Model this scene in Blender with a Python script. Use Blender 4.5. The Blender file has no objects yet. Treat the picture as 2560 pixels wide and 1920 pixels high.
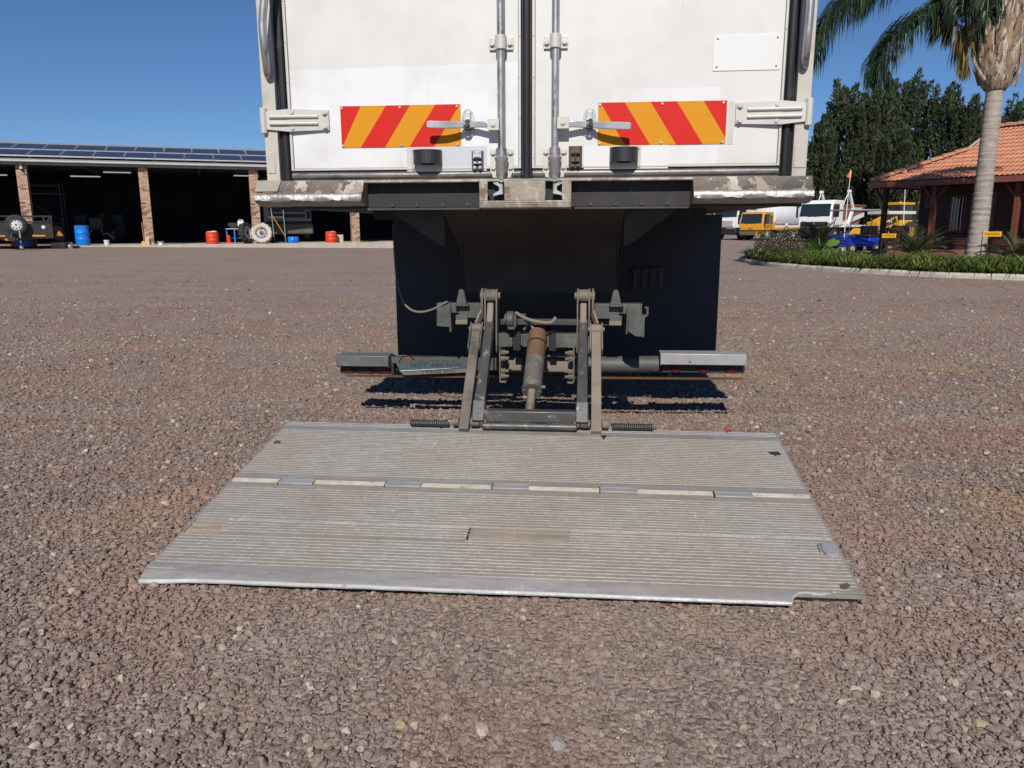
import bpy, bmesh, math, random
import numpy as np
from mathutils import Matrix, Vector
R_ = math.radians
random.seed(7)
rng = np.random.default_rng(11)
sc = bpy.context.scene
COL = sc.collection

# ------------------------------------------------------------------ camera
FPX, CX, CY = 1922.0, 1280.0, 960.0          # focal length and centre in photograph pixels
CAMZ, PITCH, ROLL = 1.18, 11.55, -0.25
camd = bpy.data.cameras.new('camera')
camd.sensor_width = 36.0
camd.lens = FPX / 2560 * 36
camd.clip_start = 0.05
camd.clip_end = 3000
cam = bpy.data.objects.new('camera', camd)
COL.objects.link(cam)
CM = Matrix.Translation((0, 0, CAMZ)) @ Matrix.Rotation(R_(90 - PITCH), 4, 'X') @ Matrix.Rotation(R_(ROLL), 4, 'Z')
cam.matrix_world = CM
sc.camera = cam

# ------------------------------------------------------------------ sky, sun, exposure
SUN_EL, SUN_AZ = 37.7, 5.0                    # light travels towards +Y, 5 degrees to the right
w = bpy.data.worlds.new('World')
sc.world = w
w.use_nodes = True
nt = w.node_tree
nt.nodes.clear()
wo = nt.nodes.new('ShaderNodeOutputWorld')
bg = nt.nodes.new('ShaderNodeBackground')
sky = nt.nodes.new('ShaderNodeTexSky')
sky.sky_type = 'NISHITA'
sky.sun_disc = False
sky.sun_elevation = R_(SUN_EL)
sky.sun_rotation = R_(180 + SUN_AZ)
sky.altitude = 1500
sky.air_density = 1.0
sky.dust_density = 0.0
sky.ozone_density = 10.0
bg.inputs[1].default_value = 0.078
nt.links.new(sky.outputs[0], bg.inputs[0])
nt.links.new(bg.outputs[0], wo.inputs[0])
sd = bpy.data.lights.new('sun', 'SUN')
sd.energy = 4.7
sd.angle = R_(0.53)
sd.color = (1.0, 0.95, 0.87)
sun = bpy.data.objects.new('sun', sd)
COL.objects.link(sun)
ldir = Vector((math.sin(R_(SUN_AZ)) * math.cos(R_(SUN_EL)), math.cos(R_(SUN_AZ)) * math.cos(R_(SUN_EL)), -math.sin(R_(SUN_EL))))
sun.rotation_euler = ldir.to_track_quat('-Z', 'Y').to_euler()
sun.location = (-3, -20, 18)
vs_ = sc.view_settings
vs_.view_transform = 'Standard'
vs_.look = 'None'
vs_.exposure = 0.0
vs_.gamma = 1.0
vs_.use_curve_mapping = False
sc.render.engine = 'CYCLES'
sc.cycles.max_bounces = 6
sc.cycles.use_denoising = True

# ------------------------------------------------------------------ helpers: where things stand
C0 = Vector((0, 0, CAMZ))
CR = CM.to_3x3()
def ray(px, py):
    return CR @ Vector(((px - CX) / FPX, -(py - CY) / FPX, -1.0))
def at_y(px, py, Y):
    d = ray(px, py); return C0 + d * (Y / d.y)
def at_z(px, py, z):
    d = ray(px, py); return C0 + d * ((z - CAMZ) / d.z)
def smooth(t):
    t = min(1.0, max(0.0, t)); return t * t * (3 - 2 * t)
def gz(x, y):
    return 0.019 * max(0.0, -x) * smooth((y - 8) / 27)

# ------------------------------------------------------------------ helpers: meshes
class MB:
    def __init__(s):
        s.v = []; s.f = []; s.m = []; s.k = 0
    def mat(s, k):
        s.k = k; return s
    def add(s, vs, fs):
        b = len(s.v)
        s.v.extend([tuple(p) for p in vs])
        for q in fs:
            s.f.append(tuple(b + i for i in q)); s.m.append(s.k)
        return s
    def box(s, x0, x1, y0, y1, z0, z1):
        if x0 > x1: x0, x1 = x1, x0
        if y0 > y1: y0, y1 = y1, y0
        if z0 > z1: z0, z1 = z1, z0
        return s.add([(x0,y0,z0),(x1,y0,z0),(x1,y1,z0),(x0,y1,z0),(x0,y0,z1),(x1,y0,z1),(x1,y1,z1),(x0,y1,z1)],
                     [(0,3,2,1),(4,5,6,7),(0,1,5,4),(1,2,6,5),(2,3,7,6),(3,0,4,7)])
    def bar(s, p, q, wd, ht, up=(0, 0, 1), w2=None, h2=None):
        p = Vector(p); q = Vector(q); d = (q - p).normalized(); u = Vector(up)
        sx = d.cross(u)
        if sx.length < 1e-5: sx = d.cross(Vector((1, 0, 0)))
        sx.normalize(); u = sx.cross(d).normalized()
        w2 = wd if w2 is None else w2; h2 = ht if h2 is None else h2
        vs = []
        for c, ww, hh in ((p, wd, ht), (q, w2, h2)):
            for a, b in ((-1,-1),(1,-1),(1,1),(-1,1)):
                vs.append(c + sx * (a * ww / 2) + u * (b * hh / 2))
        return s.add(vs, [(0,1,2,3),(7,6,5,4),(0,4,5,1),(1,5,6,2),(2,6,7,3),(3,7,4,0)])
    def cyl(s, p, q, r, n=16, r2=None, caps=True):
        p = Vector(p); q = Vector(q); d = (q - p).normalized()
        a = d.orthogonal().normalized(); b = d.cross(a)
        r2 = r if r2 is None else r2
        vs = [p + (a * math.cos(t) + b * math.sin(t)) * r for t in [2*math.pi*i/n for i in range(n)]]
        vs += [q + (a * math.cos(t) + b * math.sin(t)) * r2 for t in [2*math.pi*i/n for i in range(n)]]
        fs = [(i, (i+1) % n, n + (i+1) % n, n + i) for i in range(n)]
        if caps: fs += [tuple(range(n-1, -1, -1)), tuple(range(n, 2*n))]
        return s.add(vs, fs)
    def tube(s, pts, r, n=10, rs=None):
        pts = [Vector(p) for p in pts]; m = len(pts)
        t0 = (pts[1] - pts[0]).normalized(); a = t0.orthogonal().normalized()
        vs = []
        for i, p in enumerate(pts):
            t = (pts[min(i+1, m-1)] - pts[max(i-1, 0)]).normalized()
            a = (a - t * a.dot(t))
            a = a.normalized() if a.length > 1e-6 else t.orthogonal().normalized()
            b = t.cross(a); rr = rs[i] if rs else r
            for k in range(n):
                th = 2*math.pi*k/n
                vs.append(p + (a*math.cos(th) + b*math.sin(th)) * rr)
        fs = []
        for i in range(m-1):
            for k in range(n):
                fs.append((i*n+k, i*n+(k+1)%n, (i+1)*n+(k+1)%n, (i+1)*n+k))
        fs += [tuple(range(n-1, -1, -1)), tuple(range((m-1)*n, m*n))]
        return s.add(vs, fs)
    def lathe(s, prof, c=(0,0,0), axis='z', n=24, close=False, cap0=True):
        c = Vector(c); vs = []; m = len(prof)
        for r, h in prof:
            for k in range(n):
                t = 2*math.pi*k/n; x, y = r*math.cos(t), r*math.sin(t)
                vs.append(c + Vector({'z': (x, y, h), 'y': (x, h, y), 'x': (h, x, y)}[axis]))
        fs = []
        for i in range(m if close else m-1):
            j = (i+1) % m
            for k in range(n):
                fs.append((i*n+k, i*n+(k+1)%n, j*n+(k+1)%n, j*n+k))
        if not close:
            fs += ([tuple(range(n-1, -1, -1))] if cap0 else []) + [tuple(range((m-1)*n, m*n))]
        return s.add(vs, fs)
    def prism(s, poly, d):
        d = Vector(d); n = len(poly); p = [Vector(q) for q in poly]
        return s.add(p + [q + d for q in p], [tuple(range(n-1, -1, -1)), tuple(range(n, 2*n))] + [(i, (i+1)%n, n+(i+1)%n, n+i) for i in range(n)])
    def sheet(s, prof, x0, x1, t=0.006):
        n = len(prof); vs = []
        for i, (y, z) in enumerate(prof):
            a = prof[max(0, i-1)]; b = prof[min(n-1, i+1)]
            ty, tz = b[0]-a[0], b[1]-a[1]; L = math.hypot(ty, tz); ny, nz = -tz/L*t, ty/L*t
            vs += [(x0,y,z),(x1,y,z),(x1,y+ny,z+nz),(x0,y+ny,z+nz)]
        fs = [(0,1,2,3), tuple(4*(n-1)+k for k in (3,2,1,0))]
        for i in range(n-1):
            for k in range(4):
                fs.append((4*i+k, 4*(i+1)+k, 4*(i+1)+(k+1)%4, 4*i+(k+1)%4))
        return s.add(vs, fs)
    def blob(s, c, rx, ry, rz, n=10, m=6):
        c = Vector(c); vs = [c + Vector((0,0,rz))]
        for i in range(1, m):
            ph = math.pi*i/m
            for k in range(n):
                th = 2*math.pi*k/n
                vs.append(c + Vector((rx*math.sin(ph)*math.cos(th), ry*math.sin(ph)*math.sin(th), rz*math.cos(ph))))
        vs.append(c - Vector((0,0,rz))); L = len(vs)-1
        fs = [(0, 1+k, 1+(k+1)%n) for k in range(n)]
        for i in range(m-2):
            for k in range(n):
                fs.append((1+i*n+k, 1+(i+1)*n+k, 1+(i+1)*n+(k+1)%n, 1+i*n+(k+1)%n))
        fs += [(L, 1+(m-2)*n+(k+1)%n, 1+(m-2)*n+k) for k in range(n)]
        return s.add(vs, fs)
    def mesh(s, name, mats, smooth=None, fix=True):
        me = bpy.data.meshes.new(name)
        me.from_pydata(s.v, [], s.f)
        if not isinstance(mats, (list, tuple)): mats = [mats]
        for q in mats: me.materials.append(q)
        if any(s.m): me.polygons.foreach_set('material_index', s.m)
        if fix:
            b = bmesh.new(); b.from_mesh(me); bmesh.ops.recalc_face_normals(b, faces=b.faces); b.to_mesh(me); b.free()
        if smooth:
            me.polygons.foreach_set('use_smooth', [True]*len(me.polygons))
            me.set_sharp_from_angle(angle=R_(smooth))
        me.update()
        return me
    def build(s, name, mats, parent=None, smooth=35, bevel=0.0, fix=True, seg=2, **k):
        o = link(name, s.mesh(name, mats, smooth, fix), parent, **k)
        if bevel:
            b = o.modifiers.new('bevel', 'BEVEL'); b.width = bevel; b.segments = seg; b.limit_method = 'ANGLE'; b.angle_limit = R_(35)
        return o
def link(name, data, parent=None, loc=None, rz=None, label=None, cat=None, group=None, kind=None, mw=None):
    o = bpy.data.objects.new(name, data); COL.objects.link(o)
    if parent is not None: o.parent = parent
    if loc is not None: o.location = loc
    if rz is not None: o.rotation_euler = (0, 0, rz)
    if mw is not None: o.matrix_local = mw
    tag(o, label, cat, group, kind)
    return o
def tag(o, label=None, cat=None, group=None, kind=None):
    if label: o['label'] = label
    if cat: o['category'] = cat
    if group: o['group'] = group
    if kind: o['kind'] = kind
    return o
def thing(name, label, cat, loc=(0,0,0), rz=0.0, group=None):
    return link(name, None, None, loc, rz, label, cat, group)
def copy_tree(o, parent=None):
    c = o.copy(); COL.objects.link(c); c.parent = parent
    for ch in list(o.children): copy_tree(ch, c)
    return c
def text_mesh(txt, size, depth, mat, name):
    cu = bpy.data.curves.new(name, 'FONT'); cu.body = txt; cu.size = size; cu.extrude = depth
    cu.align_x = 'CENTER'; cu.align_y = 'CENTER'; cu.resolution_u = 2
    o = bpy.data.objects.new(name, cu); COL.objects.link(o)
    dg = bpy.context.evaluated_depsgraph_get()
    me = bpy.data.meshes.new_from_object(o.evaluated_get(dg))
    bpy.data.objects.remove(o); bpy.data.curves.remove(cu)
    me.materials.clear(); me.materials.append(mat)
    return me
FACE = Matrix(((1,0,0,0),(0,0,-1,0),(0,1,0,0),(0,0,0,1)))     # text plane XY -> XZ, facing -Y

# ------------------------------------------------------------------ helpers: materials
def newmat(name):
    m = bpy.data.materials.new(name); m.use_nodes = True
    t = m.node_tree; t.nodes.clear()
    o = t.nodes.new('ShaderNodeOutputMaterial')
    return m, t, o
def N(t, typ, **k):
    n = t.nodes.new(typ)
    for a, b in k.items(): setattr(n, a, b)
    return n
def noise(t, vec, scale, detail=4.0, rough=0.55, dist=0.0):
    n = N(t, 'ShaderNodeTexNoise'); n.inputs['Scale'].default_value = scale; n.inputs['Detail'].default_value = detail
    n.inputs['Roughness'].default_value = rough; n.inputs['Distortion'].default_value = dist
    if vec is not None: t.links.new(vec, n.inputs['Vector'])
    return n.outputs['Fac']
def mrange(t, x, a, b, c=0.0, d=1.0):
    n = N(t, 'ShaderNodeMapRange'); n.inputs[1].default_value = a; n.inputs[2].default_value = b
    n.inputs[3].default_value = c; n.inputs[4].default_value = d
    t.links.new(x, n.inputs[0]); return n.outputs[0]
def mixc(t, fac, a, b, mode='MIX'):
    n = N(t, 'ShaderNodeMix', data_type='RGBA', blend_type=mode)
    for i, v in ((0, fac), (6, a), (7, b)):
        if isinstance(v, (int, float)): n.inputs[i].default_value = v
        elif isinstance(v, tuple): n.inputs[i].default_value = (*v[:3], 1)
        else: t.links.new(v, n.inputs[i])
    return n.outputs[2]
def math_(t, op, a, b=0.0):
    n = N(t, 'ShaderNodeMath', operation=op)
    for i, v in ((0, a), (1, b)):
        if isinstance(v, (int, float)): n.inputs[i].default_value = v
        else: t.links.new(v, n.inputs[i])
    return n.outputs[0]
def coord(t, stretch=None, kind='Object', rot=None):
    c = N(t, 'ShaderNodeTexCoord').outputs[kind]
    if stretch or rot:
        mp = N(t, 'ShaderNodeMapping')
        if stretch: mp.inputs['Scale'].default_value = stretch
        if rot: mp.inputs['Rotation'].default_value = rot
        t.links.new(c, mp.inputs[0]); c = mp.outputs[0]
    return c
def pm(name, col, rough=0.6, metal=0.0, var=0.12, vs=5.0, patches=(), rnd=0.0, bump=0.0, bs=60.0, spec=0.5, rvar=0.0, stretch=None, coat=0.0):
    """Principled material: base colour with mottling, patches of other colours, grain relief."""
    m, t, o = newmat(name)
    p = N(t, 'ShaderNodeBsdfPrincipled'); t.links.new(p.outputs[0], o.inputs[0])
    vec = coord(t, stretch)
    f = noise(t, vec, vs, 5)
    c = mixc(t, mrange(t, f, 0.3, 0.7), tuple(x*(1-var) for x in col), tuple(min(1, x*(1+var)) for x in col))
    for pt in patches:                          # (colour, scale, from, to[, stretch])
        pv = coord(t, pt[4]) if len(pt) > 4 and pt[4] else vec
        c = mixc(t, mrange(t, noise(t, pv, pt[1], 7, 0.62), pt[2], pt[3]), c, pt[0])
    if rnd:
        r = N(t, 'ShaderNodeObjectInfo').outputs['Random']
        hsv = N(t, 'ShaderNodeHueSaturation'); t.links.new(c, hsv.inputs['Color']); t.links.new(mrange(t, r, 0, 1, 1-rnd, 1+rnd), hsv.inputs['Value'])
        c = hsv.outputs[0]
    t.links.new(c, p.inputs['Base Color'])
    p.inputs['Metallic'].default_value = metal
    p.inputs['Specular IOR Level'].default_value = spec
    p.inputs['Coat Weight'].default_value = coat
    if rvar: t.links.new(mrange(t, noise(t, vec, vs*2.3, 5), 0.3, 0.7, max(0.02, rough-rvar), min(1, rough+rvar)), p.inputs['Roughness'])
    else: p.inputs['Roughness'].default_value = rough
    if bump:
        b = N(t, 'ShaderNodeBump'); b.inputs['Strength'].default_value = bump; b.inputs['Distance'].default_value = 0.01
        t.links.new(noise(t, vec, bs, 6, 0.6), b.inputs['Height']); t.links.new(b.outputs[0], p.inputs['Normal'])
    return m
def leafmat(name, cols, trans=0.25, rough=0.5, scale=1.2):
    """Leaf: colour differs from leaf to leaf and from clump to clump; lets some light through."""
    m, t, o = newmat(name)
    p = N(t, 'ShaderNodeBsdfPrincipled'); tr = N(t, 'ShaderNodeBsdfTranslucent'); mx = N(t, 'ShaderNodeMixShader')
    rnd = N(t, 'ShaderNodeNewGeometry').outputs['Random Per Island']
    r = N(t, 'ShaderNodeValToRGB'); e = r.color_ramp.elements
    while len(e) < len(cols): e.new(0.5)
    for i, c in enumerate(cols): e[i].position = i / max(1, len(cols)-1); e[i].color = (*c, 1)
    t.links.new(rnd, r.inputs[0])
    f = mrange(t, noise(t, coord(t), scale, 3), 0.35, 0.65, 0.7, 1.25)
    hs = N(t, 'ShaderNodeHueSaturation'); t.links.new(r.outputs[0], hs.inputs['Color']); t.links.new(f, hs.inputs['Value'])
    t.links.new(hs.outputs[0], p.inputs['Base Color']); t.links.new(hs.outputs[0], tr.inputs[0])
    p.inputs['Roughness'].default_value = rough; p.inputs['Specular IOR Level'].default_value = 0.3
    mx.inputs[0].default_value = trans
    t.links.new(p.outputs[0], mx.inputs[1]); t.links.new(tr.outputs[0], mx.inputs[2]); t.links.new(mx.outputs[0], o.inputs[0])
    return m
def glassmat(name, tint=(0.02, 0.03, 0.035), rough=0.06):
    return pm(name, tint, rough, 0.0, 0.1, 3, spec=0.8)
# ------------------------------------------------------------------ materials
M = {}
def gravel_colour(t, r, gain=.90):
    """Stone colours by a random number, tinted in wide patches of red and ochre earth."""
    rp = N(t, 'ShaderNodeValToRGB'); e = rp.color_ramp.elements
    cols = [(0.0,(.085,.060,.050)),(.20,(.165,.118,.098)),(.42,(.240,.176,.147)),(.70,(.315,.234,.196)),(.86,(.225,.186,.165)),(.945,(.39,.30,.235)),(.985,(.52,.42,.33)),(1.0,(.64,.57,.48))]
    cols = [(a, tuple(min(1, x*gain) for x in c)) for a, c in cols]
    while len(e) < len(cols): e.new(0.5)
    for q, (pos, c) in zip(e, cols): q.position = pos; q.color = (*c, 1)
    t.links.new(r, rp.inputs[0])
    g = N(t, 'ShaderNodeNewGeometry').outputs['Position']
    c = mixc(t, mrange(t, noise(t, g, 1.1, 4, .6), .47, .66, 0, .62), rp.outputs[0], (.29,.152,.108))
    mp = N(t, 'ShaderNodeMapping'); mp.inputs['Location'].default_value = (7.3, 2.1, 0); t.links.new(g, mp.inputs[0])
    c = mixc(t, mrange(t, noise(t, mp.outputs[0], 1.25, 4, .6), .57, .69, 0, .70), c, (.32,.205,.115))
    mp3 = N(t, 'ShaderNodeMapping'); mp3.inputs['Rotation'].default_value = (0,0,.62); mp3.inputs['Scale'].default_value = (.16,2.1,1); t.links.new(g, mp3.inputs[0])
    c = mixc(t, mrange(t, noise(t, mp3.outputs[0], .8, 4, .55), .52, .68, 0, .4), c, (.33,.262,.222))
    mp2 = N(t, 'ShaderNodeMapping'); mp2.inputs['Location'].default_value = (-3.3, 5.1, 2); t.links.new(g, mp2.inputs[0])
    c = mixc(t, mrange(t, noise(t, mp2.outputs[0], 0.35, 3, .5), .35, .65, .0, .28), c, (.33,.275,.245))
    return c
m, t, o = newmat('gravel_stone')
p = N(t, 'ShaderNodeBsdfPrincipled'); t.links.new(p.outputs[0], o.inputs[0])
c = gravel_colour(t, N(t, 'ShaderNodeObjectInfo').outputs['Random'])
c = mixc(t, mrange(t, noise(t, coord(t), 2.2, 4), .3, .7, 0, .35), c, (.17,.13,.11))
t.links.new(c, p.inputs['Base Color']); p.inputs['Roughness'].default_value = .85; p.inputs['Specular IOR Level'].default_value = .25
M['stone'] = m
m, t, o = newmat('gravel_ground')
p = N(t, 'ShaderNodeBsdfPrincipled'); t.links.new(p.outputs[0], o.inputs[0])
g = N(t, 'ShaderNodeNewGeometry').outputs['Position']
vo = N(t, 'ShaderNodeTexVoronoi'); vo.inputs['Scale'].default_value = 55; t.links.new(g, vo.inputs['Vector'])
sp = N(t, 'ShaderNodeSeparateColor'); t.links.new(vo.outputs['Color'], sp.inputs[0])
vo2 = N(t, 'ShaderNodeTexVoronoi'); vo2.inputs['Scale'].default_value = 17; t.links.new(g, vo2.inputs['Vector'])
sp2 = N(t, 'ShaderNodeSeparateColor'); t.links.new(vo2.outputs['Color'], sp2.inputs[0])
rr = mixc(t, 0.45, sp.outputs[0], sp2.outputs[0])
sv = N(t, 'ShaderNodeSeparateColor'); t.links.new(rr, sv.inputs[0])
c = gravel_colour(t, sv.outputs[0], 1.22)
mp = N(t, 'ShaderNodeMapping'); mp.inputs['Scale'].default_value = (.35, 1.6, 1); t.links.new(g, mp.inputs[0])
c = mixc(t, mrange(t, noise(t, mp.outputs[0], .55, 5, .6), .40, .66, 0, .4), c, (.36,.295,.25))
c = mixc(t, mrange(t, noise(t, g, 6.0, 5, .7), .42, .62, .15, .0), c, (.12,.09,.075))
t.links.new(c, p.inputs['Base Color']); p.inputs['Roughness'].default_value = .9; p.inputs['Specular IOR Level'].default_value = .2
b1 = N(t, 'ShaderNodeBump'); b1.inputs['Strength'].default_value = 1.0; b1.inputs['Distance'].default_value = .012
h = math_(t, 'ADD', math_(t, 'MULTIPLY', vo.outputs['Distance'], -1.0), math_(t, 'MULTIPLY', noise(t, g, 25, 6, .7), 1.2))
t.links.new(h, b1.inputs['Height']); t.links.new(b1.outputs[0], p.inputs['Normal'])
M['ground'] = m

M['white_body'] = pm('white_body', (.78,.77,.74), .45, 0, .05, 2)
# door skin: off-white above, repainted whiter below, grey scuffs and drips
m, t, o = newmat('white_door')
p = N(t, 'ShaderNodeBsdfPrincipled'); t.links.new(p.outputs[0], o.inputs[0])
v = coord(t); sx = N(t, 'ShaderNodeSeparateXYZ'); t.links.new(v, sx.inputs[0])
low = mrange(t, math_(t, 'ADD', sx.outputs[2], math_(t, 'MULTIPLY', sx.outputs[0], -.012)), 1.925, 1.931, 1, 0)
lft = mrange(t, sx.outputs[0], -.03, -.02, 1, 0)
rect = math_(t, 'MULTIPLY', mrange(t, sx.outputs[2], 1.80, 1.803, 1, 0), mrange(t, sx.outputs[0], .37, .373, 0, 1))
rect = math_(t, 'MULTIPLY', rect, mrange(t, sx.outputs[0], .86, .863, 1, 0))
fac = math_(t, 'MAXIMUM', math_(t, 'MULTIPLY', low, lft), math_(t, 'MULTIPLY', rect, .8))
c = mixc(t, fac, (.62,.61,.59), (.685,.685,.695))
c = mixc(t, mrange(t, noise(t, v, 3.2, 6, .6), .46, .70, 0, .55), c, (.50,.48,.455))
vs2 = coord(t, (9, 1, 1.2), rot=(0, .5, 0))
c = mixc(t, mrange(t, noise(t, vs2, 2.0, 7, .7), .60, .72, 0, .35), c, (.52,.50,.48))
c = mixc(t, mrange(t, noise(t, coord(t, (14, 1, .8)), 2.5, 5, .6), .63, .75, 0, .28), c, (.55,.47,.36))
c = mixc(t, mrange(t, noise(t, v, 42, 3, .6), .73, .76, 0, .75), c, (.23,.19,.15))
drt = math_(t, 'MULTIPLY', mrange(t, sx.outputs[2], 1.452, 1.60, 1, 0), mrange(t, noise(t, v, 6, 6, .6), .42, .68, 0, .5))
c = mixc(t, drt, c, (.50,.45,.36))
t.links.new(c, p.inputs['Base Color']); p.inputs['Roughness'].default_value = .42
bb = N(t, 'ShaderNodeBump'); bb.inputs['Strength'].default_value = .12; bb.inputs['Distance'].default_value = .02
t.links.new(noise(t, v, 1.6, 3), bb.inputs['Height']); t.links.new(bb.outputs[0], p.inputs['Normal'])
M['door'] = m
M['post'] = pm('dirty_cream_paint', (.47,.445,.39), .5, 0, .1, 3, [((.36,.31,.24), 9, .56, .7), ((.20,.16,.12), 26, .68, .74), ((.45,.40,.33), 2.5, .5, .75, (8,1,1))], bump=.15, bs=40)
M['rubber'] = pm('black_rubber', (.018,.019,.024), .55, 0, .2, 8, [((.07,.065,.06), 7, .62, .8)])
M['seal_grey'] = pm('worn_grey_seal', (.17,.165,.16), .38, .3, .15, 6, [((.26,.25,.24), 5, .5, .68, (1,1,6)), ((.05,.045,.04), 9, .58, .72, (1,1,3)), ((.33,.30,.25), 22, .66, .74)], bump=.15, bs=50)
M['zinc'] = pm('zinc_steel', (.50,.50,.49), .42, .75, .12, 7, [((.26,.25,.23), 11, .56, .70), ((.62,.58,.50), 8, .6, .72), ((.15,.11,.08), 34, .70, .75)], rvar=.12, bump=.08, bs=90)
M['pipe'] = pm('scratched_galvanised', (.40,.39,.375), .40, .7, .14, 9, [((.13,.12,.11), 5.5, .55, .64, (7,7,1)), ((.56,.54,.50), 12, .58, .7)], rvar=.1)
M['cream_steel'] = pm('cream_painted_steel', (.52,.50,.455), .45, .1, .08, 8, [((.40,.37,.31), 16, .62, .72), ((.20,.17,.13), 45, .70, .74)])
M['patch'] = pm('worn_patch_plate', (.30,.275,.225), .45, .2, .15, 7, [((.42,.39,.33), 8, .55, .7, (4,1,1)), ((.14,.12,.09), 14, .62, .72)])
M['chrome'] = pm('worn_chrome', (.46,.46,.45), .30, .5, .1, 8, [((.3,.29,.28), 30, .58, .68)], rvar=.1)
M['bolt'] = pm('bolt_head', (.48,.46,.42), .45, .55, .1, 20)
# worn sill: brown grimy paint scraped to bare metal
M['sill'] = pm('scraped_sill_paint', (.150,.122,.098), .45, .15, .2, 8, [((.085,.078,.072), 4, .52, .62), ((.33,.265,.20), 9, .53, .56, (1,1,.8)), ((.42,.39,.32), 5, .58, .60, (1.6,1,1)), ((.10,.085,.07), 16, .57, .62), ((.52,.51,.46), 24, .64, .66)], rvar=.12, bump=.25, bs=35)
M['sill_mid'] = pm('flaked_sill_paint', (.29,.245,.20), .5, .15, .15, 8, [((.42,.38,.31), 9, .50, .56, (1.8,1,.7)), ((.17,.125,.09), 10, .57, .64), ((.50,.47,.42), 16, .64, .68)], bump=.25, bs=40)
M['bare_lip'] = pm('scraped_bare_steel', (.34,.33,.315), .42, .5, .12, 12, [((.25,.22,.18), 14, .58, .66), ((.40,.35,.28), 26, .62, .68)], rvar=.14, bump=.5, bs=28)
M['dark_steel'] = pm('dark_grimy_steel', (.045,.045,.047), .6, .1, .3, 5, [((.11,.10,.088), 6, .58, .74), ((.16,.10,.06), 20, .70, .76)], bump=.15, bs=40)
M['under'] = pm('underbody_black', (.022,.020,.019), .7, 0, .3, 4, [((.06,.045,.032), 4, .58, .8)])
M['chute'] = pm('chute_plate', (.050,.044,.040), .62, .1, .2, 2.5, [((.085,.070,.058), 3, .52, .75)])
M['flap'] = pm('mudflap_rubber', (.020,.021,.027), .6, 0, .25, 3)
M['dust_steel'] = pm('dusty_steel', (.150,.130,.104), .72, .1, .2, 9, [((.07,.068,.063), 7, .52, .64), ((.24,.20,.155), 5, .58, .75)], bump=.18, bs=55)
M['grey_steel'] = pm('dusty_grey_green_steel', (.082,.084,.078), .6, .2, .2, 7, [((.18,.158,.125), 6, .55, .72), ((.06,.06,.06), 9, .60, .7)], bump=.15, bs=55)
M['arm_steel'] = pm('worn_arm_steel', (.088,.086,.082), .45, .4, .2, 10, [((.20,.175,.145), 9, .56, .68), ((.36,.35,.34), 18, .62, .70)], rvar=.1, bump=.12, bs=60)
M['tan_dust'] = pm('tan_dusted_paint', (.205,.168,.128), .8, 0, .15, 8, [((.115,.105,.09), 9, .58, .7)], bump=.12, bs=60)
M['rust_pipe'] = pm('rusty_cylinder', (.145,.078,.046), .75, .05, .15, 9, [((.22,.14,.09), 6, .55, .72), ((.11,.08,.06), 12, .62, .7)], bump=.15, bs=50)
M['grey_cyl'] = pm('flaking_grey_cylinder', (.125,.115,.10), .65, .2, .15, 12, [((.21,.18,.145), 14, .52, .60), ((.10,.095,.09), 11, .62, .68)], bump=.2, bs=45)
M['lamp_face'] = pm('scratched_lamp_box', (.36,.355,.345), .42, .25, .1, 9, [((.10,.10,.105), 13, .62, .67), ((.44,.43,.41), 5, .56, .7)], rvar=.1)
M['lamp_face_dark'] = pm('dark_lamp_box', (.125,.135,.13), .42, .2, .15, 9, [((.20,.215,.21), 7, .55, .7)], rvar=.1)
M['lamp_in'] = pm('lamp_board', (.035,.028,.026), .6, 0, .2, 6)
M['red_lens'] = pm('red_lens', (.075,.016,.016), .25, 0, .1, 8)
M['amber_tape'] = pm('amber_tape', (.10,.043,.010), .5, 0, .15, 12)
M['hood'] = pm('black_plastic', (.022,.022,.026), .45, 0, .15, 6)
M['hose'] = pm('dusty_hose', (.185,.152,.115), .8, 0, .15, 14)
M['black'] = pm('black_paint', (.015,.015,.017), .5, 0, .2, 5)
M['tan_plate'] = pm('yellowed_lamp_plate', (.50,.45,.37), .45, .2, .08, 9, [((.38,.31,.22), 22, .62, .70)])
M['sticker'] = pm('white_sheet', (.665,.66,.65), .4, 0, .03, 4)
M['red_wire'] = pm('red_wire', (.55,.05,.04), .4)
# retroreflective chevrons
def retro(name, col, cell):
    m, t, o = newmat(name)
    p = N(t, 'ShaderNodeBsdfPrincipled'); t.links.new(p.outputs[0], o.inputs[0])
    v = N(t, 'ShaderNodeTexVoronoi', feature='DISTANCE_TO_EDGE'); v.inputs['Scale'].default_value = 190; v.inputs['Randomness'].default_value = .15
    t.links.new(coord(t, (1, .01, 1)), v.inputs['Vector'])
    c = mixc(t, mrange(t, v.outputs['Distance'], .04, .16, cell, 0), col, tuple(x*.55 for x in col))
    c = mixc(t, mrange(t, noise(t, coord(t), 9, 6), .60, .8, 0, .3), c, tuple(x*.6 for x in col))
    t.links.new(c, p.inputs['Base Color']); p.inputs['Roughness'].default_value = .55; p.inputs['Specular IOR Level'].default_value = .25
    return m
M['retro_red'] = retro('retro_red', (.55,.012,.006), .08)
M['retro_yellow'] = retro('retro_yellow', (.66,.27,.004), .7)
m, t, o = newmat('prismatic_sheet')
p = N(t, 'ShaderNodeBsdfPrincipled'); t.links.new(p.outputs[0], o.inputs[0])
v = N(t, 'ShaderNodeTexVoronoi', feature='DISTANCE_TO_EDGE'); v.inputs['Scale'].default_value = 170; v.inputs['Randomness'].default_value = .1
t.links.new(coord(t, (1, .01, 1), rot=(0, .785, 0)), v.inputs['Vector'])
t.links.new(mixc(t, mrange(t, v.outputs['Distance'], .05, .2, .55, 0), (.64,.64,.65), (.36,.37,.39)), p.inputs['Base Color'])
p.inputs['Roughness'].default_value = .35; p.inputs['Metallic'].default_value = .25
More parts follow.
